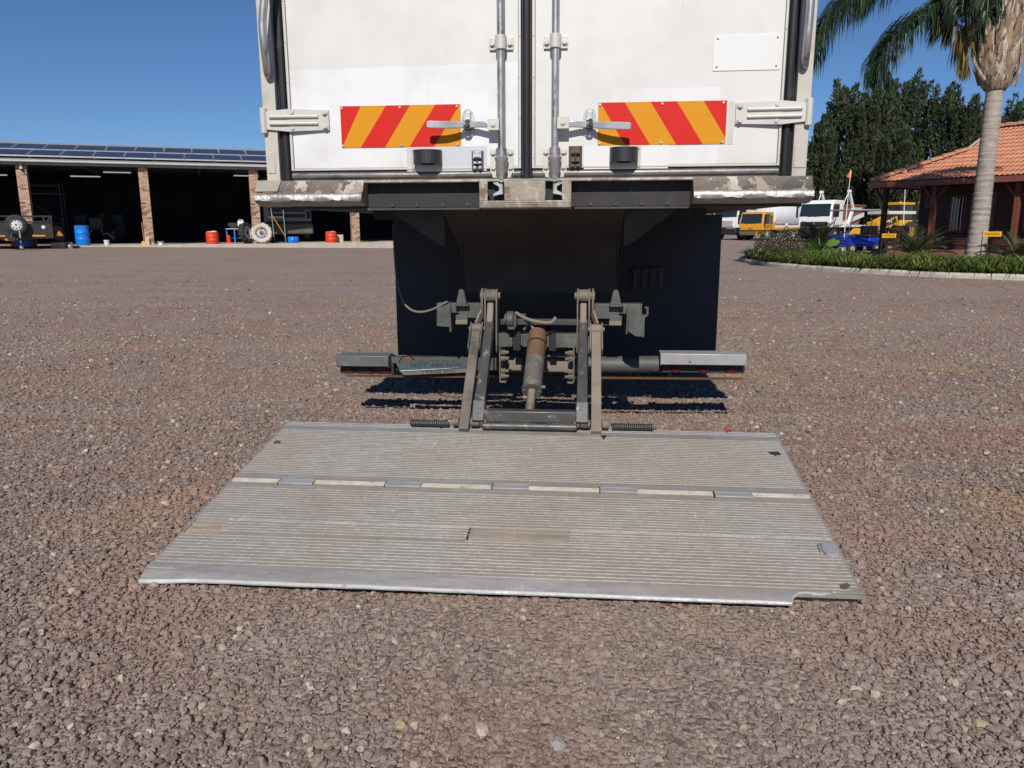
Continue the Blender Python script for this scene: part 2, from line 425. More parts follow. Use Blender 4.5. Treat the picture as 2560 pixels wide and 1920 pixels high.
M['prism'] = m
M['plate'] = pm('number_plate_shaded', (.062,.088,.086), .4, 0, .1, 9)  # plate colour darkened to paint in the shade under the flat bar
M['plate2'] = pm('number_plate_frame', (.15,.14,.125), .4, 0, .1, 9)
M['ink'] = pm('plate_lettering', (.02,.03,.035), .5)

# aluminium deck of the tail lift
def deckmat(name, a, b, dust, metal=.45, rough=.42):
    m, t, o = newmat(name)
    p = N(t, 'ShaderNodeBsdfPrincipled'); t.links.new(p.outputs[0], o.inputs[0])
    v = coord(t)
    c = mixc(t, mrange(t, noise(t, coord(t, (1.2, 6, 6)), 6, 7, .65), .36, .62), a, b)
    c = mixc(t, mrange(t, noise(t, v, 1.8, 6, .6), .40, .68, .1, .8), c, dust)
    c = mixc(t, mrange(t, noise(t, coord(t, (2.5, 14, 14)), 11, 6, .7), .60, .68, 0, .55), c, tuple(x*.45 for x in dust))
    c = mixc(t, mrange(t, noise(t, coord(t, (30, 3, 3)), 8, 6, .7), .62, .68, 0, .42), c, (.55,.54,.53))
    for ang, st in ((.9, 26), (-.5, 20)):
        c = mixc(t, mrange(t, noise(t, coord(t, (st, 1.2, 1), rot=(0, 0, ang)), 5, 5, .7), .63, .69, 0, .38), c, (.60,.60,.59))
    t.links.new(c, p.inputs['Base Color']); p.inputs['Metallic'].default_value = metal
    t.links.new(mrange(t, noise(t, v, 22, 6), .3, .7, rough-.1, rough+.16), p.inputs['Roughness'])
    bb = N(t, 'ShaderNodeBump'); bb.inputs['Strength'].default_value = .12; bb.inputs['Distance'].default_value = .004
    t.links.new(noise(t, coord(t, (18, 3, 3)), 20, 6, .7), bb.inputs['Height']); t.links.new(bb.outputs[0], p.inputs['Normal'])
    return m
M['deck'] = deckmat('dusty_aluminium', (.245,.226,.20), (.325,.303,.272), (.265,.222,.175), .08, .5)
M['deck_clean'] = deckmat('bare_aluminium', (.27,.268,.262), (.35,.348,.34), (.25,.225,.20), .2, .42)
M['tip'] = deckmat('polished_tip_plate', (.27,.262,.26), (.40,.39,.385), (.30,.262,.235), .25, .36)
M['rib_top'] = pm('scraped_rib_top', (.25,.235,.212), .42, .15, .12, 12, [((.50,.49,.47), 7, .50, .56, (5,30,30)), ((.64,.63,.61), 16, .57, .62, (3,30,30)), ((.17,.15,.13), 3, .56, .66)])
M['tip_lip'] = pm('bright_worn_lip', (.56,.555,.54), .36, .25, .1, 14, [((.30,.26,.22), 18, .58, .66), ((.70,.70,.69), 9, .55, .65)], bump=.4, bs=40)
M['deck_dust'] = pm('dust_filled_groove', (.55,.47,.38), .8, 0, .12, 20, [((.30,.25,.20), 30, .58, .66), ((.66,.62,.56), 12, .55, .7)])
M['deck_pan'] = pm('dusty_recess', (.36,.27,.19), .85, 0, .12, 14, [((.26,.21,.16), 9, .55, .7)])
M['blue_steel'] = pm('bluish_steel', (.33,.335,.335), .4, .2, .1, 9, [((.38,.38,.38), 12, .58, .7)])
M['mark_red'] = pm('red_mark', (.55,.03,.025), .6)
M['rust'] = pm('rust', (.09,.06,.045), .8, 0, .3, 20)

# ------------------------------------------------------------------ ground
def axis(lo, hi, near, step):
    a = list(np.arange(-near, near+1e-6, step)); k = step
    while a[-1] < hi: k *= 1.35; a.append(a[-1]+k)
    k = step
    while a[0] > lo: k *= 1.35; a.insert(0, a[0]-k)
    return a
def und(x, y):
    return .007*math.sin(1.9*x+.7*y)*math.sin(1.3*y-.4*x+1) + .004*math.sin(4.1*x-2.2*y)
def gzu(x, y):
    f = smooth((14-abs(y-3))/6) if abs(x) < 14 else 0
    return gz(x, y) + und(x, y)*f - .006
xs = axis(-900, 900, 26, .5); ys = [y for y in axis(-40, 1500, 46, .5)]
g = MB(); nx = len(xs)
for y in ys:
    for x in xs: g.v.append((x, y, gzu(x, y)))
for j in range(len(ys)-1):
    for i in range(nx-1): g.f.append((j*nx+i, j*nx+i+1, (j+1)*nx+i+1, (j+1)*nx+i)); g.m.append(0)
g.build('gravel_yard', M['ground'], smooth=60, fix=False, label='reddish brown gravel yard stretching to the workshop and the trucks', kind='structure')

# loose stones lying on the yard: geometry nodes scatter over a strip that follows the ground
g = MB(); dens = []; ssz = []
zones = [(.9, 2.2, 8500, 1.0), (2.2, 3.4, 6500, 1.05), (3.4, 4.8, 3800, 1.15), (4.8, 6.5, 2000, 1.25), (6.5, 9.0, 850, 1.45), (9.0, 13.0, 260, 1.7), (13.0, 19.0, 60, 1.9)]
for y0, y1, dn, s_ in zones:
    nyy = max(3, int((y1-y0)/.35)); nxx = 40; b0 = len(g.v)
    for j in range(nyy+1):
        y = y0+(y1-y0)*j/nyy; hw = .72*y+2.0
        for i in range(nxx+1):
            x = -hw+2*hw*i/nxx
            g.v.append((x, y, gzu(x, y))); dens.append(dn); ssz.append(s_)
    for j in range(nyy):
        for i in range(nxx):
            a = b0+j*(nxx+1)+i; g.f.append((a, a+1, a+nxx+2, a+nxx+1)); g.m.append(0)
gv = g.build('gravel', M['stone'], smooth=None, fix=False, label='loose crushed stones covering the yard in the foreground', cat='gravel', kind='stuff')
for nm, arr in (('dens', dens), ('ssz', ssz)):
    at = gv.data.attributes.new(nm, 'FLOAT', 'POINT'); at.data.foreach_set('value', arr)
ng = bpy.data.node_groups.new('scatter_stones', 'GeometryNodeTree')
ng.interface.new_socket('Geometry', in_out='INPUT', socket_type='NodeSocketGeometry')
ng.interface.new_socket('Geometry', in_out='OUTPUT', socket_type='NodeSocketGeometry')
G = lambda typ, **k: N(ng, typ, **k)
L = ng.links.new
gi = G('NodeGroupInput'); go = G('NodeGroupOutput')
def named(a):
    q = G('GeometryNodeInputNamedAttribute', data_type='FLOAT'); q.inputs[0].default_value = a
    return [s for s in q.outputs if s.enabled and s.name == 'Attribute'][0]
dp = G('GeometryNodeDistributePointsOnFaces'); L(gi.outputs[0], dp.inputs['Mesh']); 
pos_ = G('GeometryNodeInputPosition'); va_ = G('ShaderNodeVectorMath', operation='ADD'); L(pos_.outputs[0], va_.inputs[0]); va_.inputs[1].default_value = (7.3, 2.1, 0)
nzp = G('ShaderNodeTexNoise'); nzp.inputs['Scale'].default_value = 1.25; nzp.inputs['Detail'].default_value = 4; nzp.inputs['Roughness'].default_value = .6; L(va_.outputs[0], nzp.inputs['Vector'])
mrp = G('ShaderNodeMapRange'); L(nzp.outputs['Fac'], mrp.inputs[0]); mrp.inputs[1].default_value = .58; mrp.inputs[2].default_value = .70; mrp.inputs[3].default_value = 1; mrp.inputs[4].default_value = .30
mdn = G('ShaderNodeMath', operation='MULTIPLY'); L(named('dens'), mdn.inputs[0]); L(mrp.outputs[0], mdn.inputs[1]); L(mdn.outputs[0], dp.inputs['Density']); dp.inputs['Seed'].default_value = 3
jn = G('GeometryNodeJoinGeometry')
for k in range(6):
    ic = G('GeometryNodeMeshIcoSphere'); ic.inputs['Radius'].default_value = 1.0; ic.inputs['Subdivisions'].default_value = 2
    sp_ = G('GeometryNodeSetPosition'); L(ic.outputs[0], sp_.inputs['Geometry'])
    nz = G('ShaderNodeTexNoise', noise_dimensions='4D'); nz.inputs['W'].default_value = k*3.7; nz.inputs['Scale'].default_value = .95; nz.inputs['Detail'].default_value = 2
    sub = G('ShaderNodeVectorMath', operation='SUBTRACT'); L(nz.outputs['Color'], sub.inputs[0]); sub.inputs[1].default_value = (.5,.5,.5)
    scl = G('ShaderNodeVectorMath', operation='MULTIPLY'); L(sub.outputs[0], scl.inputs[0]); scl.inputs[1].default_value = (2.3,2.1,1.9)
    L(scl.outputs[0], sp_.inputs['Offset'])
    tr_ = G('GeometryNodeTransform'); L(sp_.outputs[0], tr_.inputs['Geometry']); tr_.inputs['Scale'].default_value = (1.0, .70+.09*(k % 3), .58+.08*(k % 4))
    sm_ = G('GeometryNodeSetMaterial'); L(tr_.outputs[0], sm_.inputs['Geometry']); sm_.inputs['Material'].default_value = M['stone']
    gi2 = G('GeometryNodeGeometryToInstance'); L(sm_.outputs[0], gi2.inputs[0]); L(gi2.outputs[0], jn.inputs[0])
spj = G('GeometryNodeSetPosition'); L(dp.outputs['Points'], spj.inputs['Geometry'])
rj = G('FunctionNodeRandomValue', data_type='FLOAT_VECTOR'); rj.inputs[0].default_value = (0,0,-.003); rj.inputs[1].default_value = (0,0,.0065); rj.inputs['Seed'].default_value = 21; L(rj.outputs[0], spj.inputs['Offset'])
ip = G('GeometryNodeInstanceOnPoints'); L(spj.outputs[0], ip.inputs['Points']); L(jn.outputs[0], ip.inputs['Instance']); ip.inputs['Pick Instance'].default_value = True
rv = G('FunctionNodeRandomValue', data_type='FLOAT_VECTOR'); rv.inputs[0].default_value = (-.5,-.5,0); rv.inputs[1].default_value = (.5,.5,6.283)
L(rv.outputs[0], ip.inputs['Rotation'])
rs = G('FunctionNodeRandomValue', data_type='FLOAT'); rs.inputs[2].default_value = 0; rs.inputs[3].default_value = 1; rs.inputs['Seed'].default_value = 9
pw = G('ShaderNodeMath', operation='POWER'); L(rs.outputs[1], pw.inputs[0]); pw.inputs[1].default_value = 6.0
mr = G('ShaderNodeMapRange'); L(pw.outputs[0], mr.inputs[0]); mr.inputs[3].default_value = .0039; mr.inputs[4].default_value = .0165
mu = G('ShaderNodeMath', operation='MULTIPLY'); L(mr.outputs[0], mu.inputs[0]); L(named('ssz'), mu.inputs[1])
L(mu.outputs[0], ip.inputs['Scale'])
L(ip.outputs[0], go.inputs[0])
md = gv.modifiers.new('scatter', 'NODES'); md.node_group = ng
# ------------------------------------------------------------------ the truck seen from behind
TH = R_(5.3); TX, TY = 0.10, 3.80
T = thing('delivery_truck', 'white box truck seen from behind with its grey tail lift lowered onto the gravel', 'truck', (TX, TY, 0), -TH)
tn = Vector((math.sin(TH), math.cos(TH), 0)); te = Vector((math.cos(TH), -math.sin(TH), 0)); t0 = Vector((TX, TY, 0))
def tp(px, py, y):
    """point in the truck's own frame, y metres ahead of the door plane"""
    d = ray(px, py); k = (y - tn.dot(C0 - t0)) / tn.dot(d); P = C0 + d*k - t0
    return Vector((te.dot(P), y, P.z))
def fbox(mb, px0, py0, px1, py1, y, dep):
    a = tp(px0, py0, y); b = tp(px1, py1, y)
    return mb.box(a.x, b.x, y, y+dep, b.z, a.z)
def bolts(mb, pts, y, r=.009, h=.008):
    for x, z in pts: mb.cyl((x, y, z), (x, y-h, z), r, 6); mb.cyl((x, y-.0005, z), (x, y-.003, z), r*1.5, 12)
    return mb
BX = 1.295
b = MB()
b.box(-1.27, 1.27, .12, 7.4, 1.40, 3.95)
b.build('cargo_box', M['white_body'], T, bevel=.02)
b = MB(); b.box(-1.24, 1.24, -.01, 7.35, 1.275, 1.398)
for k in range(9): b.box(-.92, .90, .5+.8*k, .56+.8*k, 1.225, 1.276)
for s in (-1, 1): b.box(s*.43-.04, s*.43+.04, 1.2, 7.3, .86, 1.2)
b.build('underbody', M['under'], T)
for s, x0, x1 in ((-1, -BX, -1.2285), (1, 1.1975, 1.262)):
    b = MB(); b.box(x0, x1, -.035, .13, 1.40, 3.97)
    b.box(x0+.005, x1-.02 if s < 0 else x1-.005, -.039, -.034, 1.44, 1.54)
    b.build('corner_post', M['post'], T, bevel=.008)
MBs = MB(); MBs.box(-1.228, -1.1745, -.004, .12, 1.404, 3.9)
MBs.tube([(-1.2, -.004, z) for z in (1.404, 2.4, 3.9)], .02, 8)
MBs.build('door_seal', M['rubber'], T, bevel=.006)
MBs = MB(); MBs.box(1.1435, 1.197, -.004, .12, 1.404, 3.9); MBs.tube([(1.17, -.004, z) for z in (1.404, 2.4, 3.9)], .02, 8)
MBs.build('door_seal', M['rubber'], T, bevel=.006)
MBs = MB(); MBs.box(-.0495, .0005, -.012, .12, 1.402, 3.9); MBs.tube([(-.0245, -.012, z) for z in (1.402, 2.4, 3.9)], .018, 8)
MBs.prism([(-.075,-.013,1.446),(-.045,-.016,1.446),(-.02,-.022,1.404),(-.03,-.022,1.404)], (0,.02,0))
MBs.build('door_seal', M['rubber'], T, bevel=.006)
MBs = MB()
for x0, x1 in ((-1.174, -.051), (.002, 1.143)):
    MBs.box(x0, x1, -.012, .12, 1.403, 1.4505); MBs.tube([(x0, -.013, 1.428), (x1, -.013, 1.428)], .016, 8)
MBs.build('bottom_seal', M['seal_grey'], T, bevel=.004)
# grab handles on the corner posts
for nm, pts in (('l', [(671,190,-.035),(668,176,-.075),(661,120,-.115),(656,60,-.12),(660,5,-.12),(666,-70,-.115),(674,-120,-.075),(678,-135,-.035)]),
                ('r', [(2011,165,-.035),(2013,150,-.075),(2019,95,-.115),(2024,40,-.12),(2027,-10,-.12),(2026,-90,-.115),(2022,-150,-.075),(2019,-165,-.035)])):
    P = [tp(*q) for q in pts]; Q = []
    for i in range(len(P)-1):
        p0, p1, p2, p3 = P[max(0,i-1)], P[i], P[i+1], P[min(len(P)-1,i+2)]
        for u in (0, .33, .66):
            Q.append(.5*((2*p1)+(p2-p0)*u+(2*p0-5*p1+4*p2-p3)*u*u+(3*p1-p0-3*p2+p3)*u**3))
    Q.append(P[-1])
    MB().tube(Q, .018, 12).build('grab_handle', M['pipe'], T)

def chevron(mb, px, flip):
    """one plate cut into slanting red and yellow faces; corners in photograph pixels"""
    tl, tr, br, bl = [tp(*q, -.024) for q in px]
    x0, x1, z0, z1 = (tl.x+bl.x)/2, (tr.x+br.x)/2, (bl.z+br.z)/2, (tl.z+tr.z)/2
    W = x1-x0; H = z1-z0; y = -.0235
    mb.mat(0).box(x0, x1, y, y+.003, z0, z1)
    cuts = flip                       # list of (bottom u0, bottom u1, top u0, top u1) of the red stripes
    for a, b2, c2, d in cuts:
        poly = [(a,0),(b2,0),(d,1),(c2,1)]
        q = []
        def clip(pts):
            out = []
            for lim, sg in ((0,1),(1,-1)):
                src = pts; out = []
                for i in range(len(src)):
                    p, r = src[i], src[(i+1)%len(src)]
                    ip, ir = sg*(p[0]-lim) >= 0, sg*(r[0]-lim) >= 0
                    if ip: out.append(p)
                    if ip != ir:
                        tt = (lim-p[0])/(r[0]-p[0]); out.append((lim, p[1]+tt*(r[1]-p[1])))
                pts = out
            return out
        q = clip(poly)
        if len(q) >= 3: mb.mat(1).prism([(x0+W*u, y-.0008, z0+H*v) for u, v in q], (0,.001,0))
    for u in (.014, .5, .972):
        for v in (.05, .95): mb.mat(2).cyl((x0+W*u, y-.001, z0+H*v), (x0+W*u, y-.006, z0+H*v), .0055, 8)
    return mb

def door(side):
    L_ = side < 0
    x0, x1 = (-1.173, -.0505) if L_ else (.0015, 1.1425)
    b = MB(); b.box(x0+.014, x1-.012, -.020, .1, 1.462, 3.86)
    D = b.build('door', M['door'], T, bevel=.003, label=('left' if L_ else 'right')+' cargo door with '+('a whiter repainted lower panel' if L_ else 'a blank riveted plate near its hinge edge'))
    b = MB()
    for a, c in ((x0, x0+.013), (x1-.011, x1)): b.box(a, c, -.026, .1, 1.452, 3.87)
    b.box(x0+.013, x1-.011, -.025, .1, 1.452, 1.4615); b.box(x0+.013, x1-.011, -.025, .1, 3.8605, 3.87)
    for k in range(14):
        for xx in (x0+.006, x1-.0055): b.cyl((xx, -.026, 1.50+.18*k), (xx, -.029, 1.50+.18*k), .004, 6)
    b.build('door_trim', M['cream_steel'] if L_ else M['cream_steel'], D, bevel=.002)
    # locking rod
    rx0 = tp(1251 if L_ else 1389, 40, -.06); rx1 = tp(1253.5 if L_ else 1387, 380, -.06)
    xr = (rx0.x+rx1.x)/2
    zk = tp(1253, 374, -.06).z
    b = MB(); b.cyl((xr, -.06, zk-.04), (xr, -.06, 3.8), .0172, 20)
    b.build('locking_rod', M['pipe'], D)
    # upper clamps
    for zc in (tp(1254, 108, -.045).z, 2.95):
        b = MB(); b.box(xr-.055, xr+.055, -.032, -.020, zc-.026, zc+.026)
        b.cyl((xr, -.06, zc-.03), (xr, -.06, zc+.03), .0255, 20); b.box(xr-.0255, xr+.0255, -.06, -.03, zc-.03, zc+.03)
        bolts(b, [(xr-.041, zc), (xr+.041, zc)], -.032, .011, .012)
        b.build('rod_clamp', M['cream_steel'], D, bevel=.002)
    # bottom keeper housing
    zt, zb = tp(1253, 371, -.06).z, tp(1253, 446, -.06).z
    b = MB(); b.prism([(xr-.055,-.026,zt),(xr+.052,-.026,zt),(xr+.056,-.026,zt-.10),(xr+.044,-.026,zb),(xr-.046,-.026,zb),(xr-.058,-.026,zt-.10)], (0,.012,0))
    b.prism([(xr-.052,-.042,zt-.105),(xr-.028,-.042,zt-.105),(xr-.028,-.042,zb+.004),(xr-.042,-.042,zb+.004)], (0,.016,0))
    b.prism([(xr+.028,-.042,zt-.105),(xr+.050,-.042,zt-.105),(xr+.040,-.042,zb+.004),(xr+.028,-.042,zb+.004)], (0,.016,0))
    bolts(b, [(xr-.042, zt-.016), (xr+.040, zt-.016), (xr-.042, zt-.084), (xr+.040, zt-.084)], -.026, .011, .012)
    b.build('keeper_plate', M['cream_steel'], D, bevel=.003)
    b = MB(); b.lathe([(.0255, zt), (.0255, zt-.035), (.032, zt-.042), (.032, zt-.05), (.027, zt-.062), (.026, zt-.105), (.020, zt-.118), (.019, zb-.004), (.010, zb-.006)], (xr, -.06, 0), 'z', 24)
    b.build('rod_foot', M['pipe'], D)
    b = MB(); b.cyl((xr, -.06, zb-.006), (xr, -.06, zb-.075), .009, 12); b.cyl((xr, -.06, zb-.012), (xr, -.06, zb-.018), .021, 16)
    s = -1 if L_ else 1
    b.prism([(xr-s*.004,-.068,zb-.025),(xr+s*.040,-.068,zb-.012),(xr+s*.040,-.068,zb-.024),(xr+s*.012,-.068,zb-.04),(xr+s*.012,-.068,zb-.056),(xr+s*.040,-.068,zb-.070),(xr+s*.040,-.068,zb-.082),(xr-s*.008,-.068,zb-.072)], (0,.018,0))
    b.build('lock_cam', M['zinc'], D, bevel=.002)
    # handle
    hb = [(1218,297,1247,325),(1393,292,1422,321)][0 if L_ else 1]
    h = MB(); fbox(h, *hb, -.088, .03); 
    c = tp((hb[0]+hb[2])/2, (hb[1]+hb[3])/2, -.088); bolts(h, [(c.x, c.z)], -.088, .010, .008)
    h.build('handle_bracket', M['cream_steel'], D, bevel=.003)
    if L_: lv = [(1220,311,-.075,.028),(1190,311,-.060,.028),(1165,312,-.062,.030),(1140,312,-.085,.032),(1110,312,-.098,.034),(1072,311,-.104,.034),(1066,311,-.105,.026)]
    else: lv = [(1420,310,-.075,.028),(1452,311,-.060,.028),(1480,312,-.062,.030),(1505,313,-.085,.032),(1535,314,-.098,.034),(1572,315,-.104,.034),(1578,315,-.105,.026)]
    pp = [tp(a_, b_, y_) for a_, b_, y_, _ in lv]; vs = []; fs = []
    for i, p in enumerate(pp):
        hh = lv[i][3]*.5
        vs += [(p.x, p.y-.004, p.z-hh), (p.x, p.y-.004, p.z+hh), (p.x, p.y+.006, p.z+hh), (p.x, p.y+.006, p.z-hh)]
    for i in range(len(pp)-1):
        for k in range(4): fs.append((4*i+k, 4*(i+1)+k, 4*(i+1)+(k+1)%4, 4*i+(k+1)%4))
    fs += [(0,1,2,3), tuple(4*(len(pp)-1)+k for k in (3,2,1,0))]
    MB().add(vs, fs).build('lock_handle', M['chrome'], D, bevel=.004)
    # catch: oval back plate, latch tongue, bolts
    cc = tp(1170 if L_ else 1474, 310 if L_ else 308, -.03); b = MB()
    n = 28; rw, rh = .031, .068
    b.prism([(cc.x+rw*math.copysign(abs(math.cos(q))**.8, math.cos(q)), -.026, cc.z+rh*math.copysign(abs(math.sin(q))**.85, math.sin(q))) for q in [2*math.pi*i/n for i in range(n)]], (0,.006,0))
    b.box(cc.x-.014, cc.x+.014, -.055, -.026, cc.z+.016, cc.z+.05); b.box(cc.x-.016, cc.x+.016, -.072, -.05, cc.z+.008, cc.z+.020)
    bolts(b, [(cc.x, cc.z+.052), (cc.x, cc.z-.052)], -.027, .011, .012)
    b.build('handle_catch', M['zinc'], D, bevel=.002)
    b = MB(); b.box(cc.x-.015, cc.x+.015, -.078, -.03, cc.z-.028, cc.z-.008); b.box(cc.x-.004, cc.x+.012, -.084, -.07, cc.z-.02, cc.z+.014)
    b.build('catch_pawl', M['dark_steel'], D, bevel=.002)
    # strap hinges
    hp = [(662,273,823,329),(1841,253,2018,311)][0 if L_ else 1]
    a_ = tp(hp[0], hp[1], -.036); b_ = tp(hp[2], hp[3], -.036); zc = (a_.z+b_.z)/2
    for dz in (0, 1.55):
        z0, z1 = zc-.052+dz, zc+.052+dz; h = MB()
        if L_:
            xp, xe, xm = -1.288, b_.x, -1.17
            h.prism([(xp,-.05,z0+.012),(xm,-.044,z0),(xe,-.034,z0+.006),(xe,-.034,z1-.006),(xm,-.044,z1),(xp,-.05,z1-.012)], (0,.012,0))
            for zz in (-.016, .016): h.tube([(xp+.03,-.053,zc+dz+zz),(xm-.02,-.051,zc+dz+zz),(xm+.02,-.046,zc+dz+zz),(xe-.05,-.040,zc+dz+zz)], .0085, 8)
            h.cyl((xp-.002,-.045,z0-.006),(xp-.002,-.045,z1+.006),.0165,16)
            bolts(h, [(xe-.018,z0+.02),(xe-.018,z1-.02),(xm+.022,z0+.016),(xm+.022,z1-.016)], -.036, .010, .012)
        else:
            xp, xe, xm = 1.252, a_.x, 1.135
            h.prism([(xp,-.05,z0+.012),(xm,-.044,z0),(xe,-.034,z0+.006),(xe,-.034,z1-.006),(xm,-.044,z1),(xp,-.05,z1-.012)], (0,.012,0))
            for zz in (-.016, .016): h.tube([(xp-.03,-.053,zc+dz+zz),(xm+.02,-.051,zc+dz+zz),(xm-.02,-.046,zc+dz+zz),(xe+.05,-.040,zc+dz+zz)], .0085, 8)
            h.cyl((xp+.002,-.045,z0-.006),(xp+.002,-.045,z1+.006),.0165,16)
            bolts(h, [(xe+.018,z0+.02),(xe+.018,z1-.02),(xm-.022,z0+.016),(xm-.022,z1-.016)], -.036, .010, .012)
        h.build('hinge', M['cream_steel'], D, bevel=.003)
    # chevron plates
    if L_:
        ch = chevron(MB(), [(850,265),(1151,261),(1153,366),(855,369)], [(-.55,-.0,.0,.175) if 0 else (-.16,.0,-.0,.172), (.160,.365,.385,.583), (.570,.775,.793,.995)])
    else:
        ch = chevron(MB(), [(1496,255),(1817,252.5),(1814,361),(1494,362)], [(.215,.415,.018,.207), (.62,.825,.41,.613), (1.03,1.3,.82,1.02)])
    ch.build('chevron_plate', [M['retro_yellow'], M['retro_red'], M['bolt']], D)
    # reflective sheets, lamp and hasp along the bottom
    b = MB()
    if L_: fbox(b, 1016, 366.5, 1217, 427, -.0225, .002)
    else: fbox(b, 1460, 365, 1670, 421, -.0225, .002)
    b.build('reflective_sheet', M['prism'] if L_ else M['sticker'], D, bevel=.001)
    q = (1018+10, 371, 1104, 425) if L_ else (1524, 365, 1601, 419)
    b = MB(); fbox(b, *q, -.027, .005); a_ = tp(q[0], q[1], -.027); b_ = tp(q[2], q[3], -.027)
    bolts(b, [(a_.x+.012,a_.z-.01),(b_.x-.012,a_.z-.01),(a_.x+.012,b_.z+.012),(b_.x-.012,b_.z+.012)], -.027, .006, .006)
    b.build('lamp_plate', M['tan_plate'], D, bevel=.002)
    q = (1031, 376, 1098, 408) if L_ else (1528, 369, 1594, 403)
    a_ = tp(q[0], q[1], -.085); b_ = tp(q[2], q[3], -.085); xc = (a_.x+b_.x)/2; wd = (b_.x-a_.x)/2+.004
    z1, z0 = a_.z+.003, b_.z; b = MB(); n = 16
    outl = [(xc+wd*math.cos(q2), -.045-.062*math.sin(q2)) for q2 in [math.pi*i/n for i in range(n+1)]]
    outl = [(xc+wd, -.027)] + outl + [(xc-wd, -.027)]
    b.prism([(x, y, z1-.004) for x, y in outl], (0,0,.004))
    inl = [(xc+(x-xc)*.92, -.027+(y+.027)*.94) for x, y in outl]
    for i in range(len(outl)-1):
        (xa, ya), (xb, yb) = outl[i], outl[i+1]; (xc_, yc_), (xd, yd) = inl[i], inl[i+1]
        b.add([(xa,ya,z0),(xb,yb,z0),(xd,yd,z0),(xc_,yc_,z0),(xa,ya,z1),(xb,yb,z1),(xd,yd,z1),(xc_,yc_,z1)], [(0,1,5,4),(2,3,7,6),(0,3,2,1)])
    b.box(xc-.03, xc+.03, -.06, -.03, z0-.004, z0+.03)
    b.build('lamp_hood', M['hood'], D, smooth=40, fix=True)
    q = (1179, 377, 1209, 426) if L_ else (1422, 365, 1455, 421)
    b = MB(); fbox(b, *q, -.030, .010); a_ = tp(q[0], q[1], -.03); b_ = tp(q[2], q[3], -.03); xm = (a_.x+b_.x)/2
    b.mat(1).box(xm-.020, xm+.020, -.052, -.030, a_.z-.036, a_.z-.004); b.box(xm-.019, xm+.019, -.047, -.030, b_.z+.030, a_.z-.050)
    b.mat(2).box(xm-.013, xm+.013, -.0535, -.050, a_.z-.040, a_.z-.030); b.box(xm-.005, xm+.005, -.049, -.046, b_.z+.034, a_.z-.040)
    bolts(b.mat(1), [(xm-.012, a_.z-.012), (xm+.012, a_.z-.012), (xm-.013, b_.z+.012), (xm+.013, b_.z+.012)], -.040, .006, .012)
    b.build('hasp', [M['dark_steel'], M['zinc'] if L_ else M['rust_pipe'], M['black']], D, bevel=.0015)
    if not L_:
        b = MB(); fbox(b, 1785, 88, 1950, 174, -.0235, .004); a_ = tp(1785, 88, -.0235); b_ = tp(1950, 174, -.0235)
        for x in (a_.x+.018, b_.x-.018):
            for z in (a_.z-.016, b_.z+.016): b.mat(1).cyl((x,-.0235,z),(x,-.0255,z),.0042,8)
        b.build('blank_plate', [M['sticker'], M['rust']], D, bevel=.0015)
        b = MB(); fbox(b, 1822, 253, 1832, 360, -.022, .003); b.build('sealant_strip', M['cream_steel'], D)
    return D
door(-1); door(1)

# ------------------------------------------------------------------ rear sill with scraped bumper plates
b = MB(); b.box(-1.30, 1.262, .0005, .02, 1.268, 1.388); RS = b.build('rear_sill', M['dark_steel'], T, bevel=.002)
for xa, xb, xl in ((-.815,-.24,(-.70,-.58,-.45,-.33)), (.19,.75,(.26,.38,.50,.62))):
    b = MB(); b.box(xa, xb, -.006, .0, 1.272, 1.388)
    for xx in xl: b.box(xx-.03, xx+.06, -.0085, -.0055, 1.345+random.uniform(-.004,.004), 1.349); b.cyl((xx+.02,-.006,1.285),(xx+.02,-.018,1.285),.009,6); b.box(xx-.032,xx-.026,-.012,-.005,1.335,1.372)
    b.box(xa+.015, xb-.01, -.035, -.0065, 1.262, 1.2718); b.build('recess_plate', M['dark_steel'], RS, bevel=.001)
b = MB(); b.box(-1.30, 1.262, -.075, .0, 1.389, 1.4015); b.build('sill_ledge', M['sill_mid'], RS, bevel=.003)
prof = [(0,1.386),(-.078,1.386),(-.108,1.348),(-.122,1.339),(-.130,1.330),(-.131,1.308),(-.118,1.297),(-.06,1.284),(0,1.280)]
def sillblock(x0, x1, lab):
    b = MB(); n = len(prof); cols = 22
    zs = 1.403
    vs = []; fs = []
    for i in range(cols+1):
        u = i/cols; x = x0+(x1-x0)*u
        for k, (y, z) in enumerate(prof):
            j = .004*math.sin(x*37+k)*math.sin(x*71) if k in (4,5,6) else 0
            zz = z+(.016 if k in (0,1) else 0)+j
            vs.append((x, y-j*.6, zz))
    b.v = [tuple(v) for v in vs]
    for i in range(cols):
        for k in range(n):
            b.f.append((i*n+k, (i+1)*n+k, (i+1)*n+(k+1)%n, i*n+(k+1)%n)); b.m.append(1 if 3 <= k <= 6 else 0)
    b.f += [tuple(range(n)), tuple((cols)*n+k for k in range(n-1,-1,-1))]; b.m += [0, 0]
    return b.build('bumper_plate', [M['sill'], M['bare_lip']], RS, smooth=50, label=lab)
sillblock(-1.325, -.800, 'scraped brown left bumper plate with a bare metal lip')
sillblock(.747, 1.279, 'scraped brown right bumper plate with a bare metal lip')
b = MB(); b.add([(-1.322,-.0795,1.4035),(-1.206,-.0795,1.4035),(-1.2175,-.1105,1.3505),(-1.327,-.1105,1.3505)], [(0,1,2,3)])
b.v = [(x, y-.0035, z+.001) for x, y, z in b.v]; b.build('patch_plate', M['patch'], RS, smooth=None)
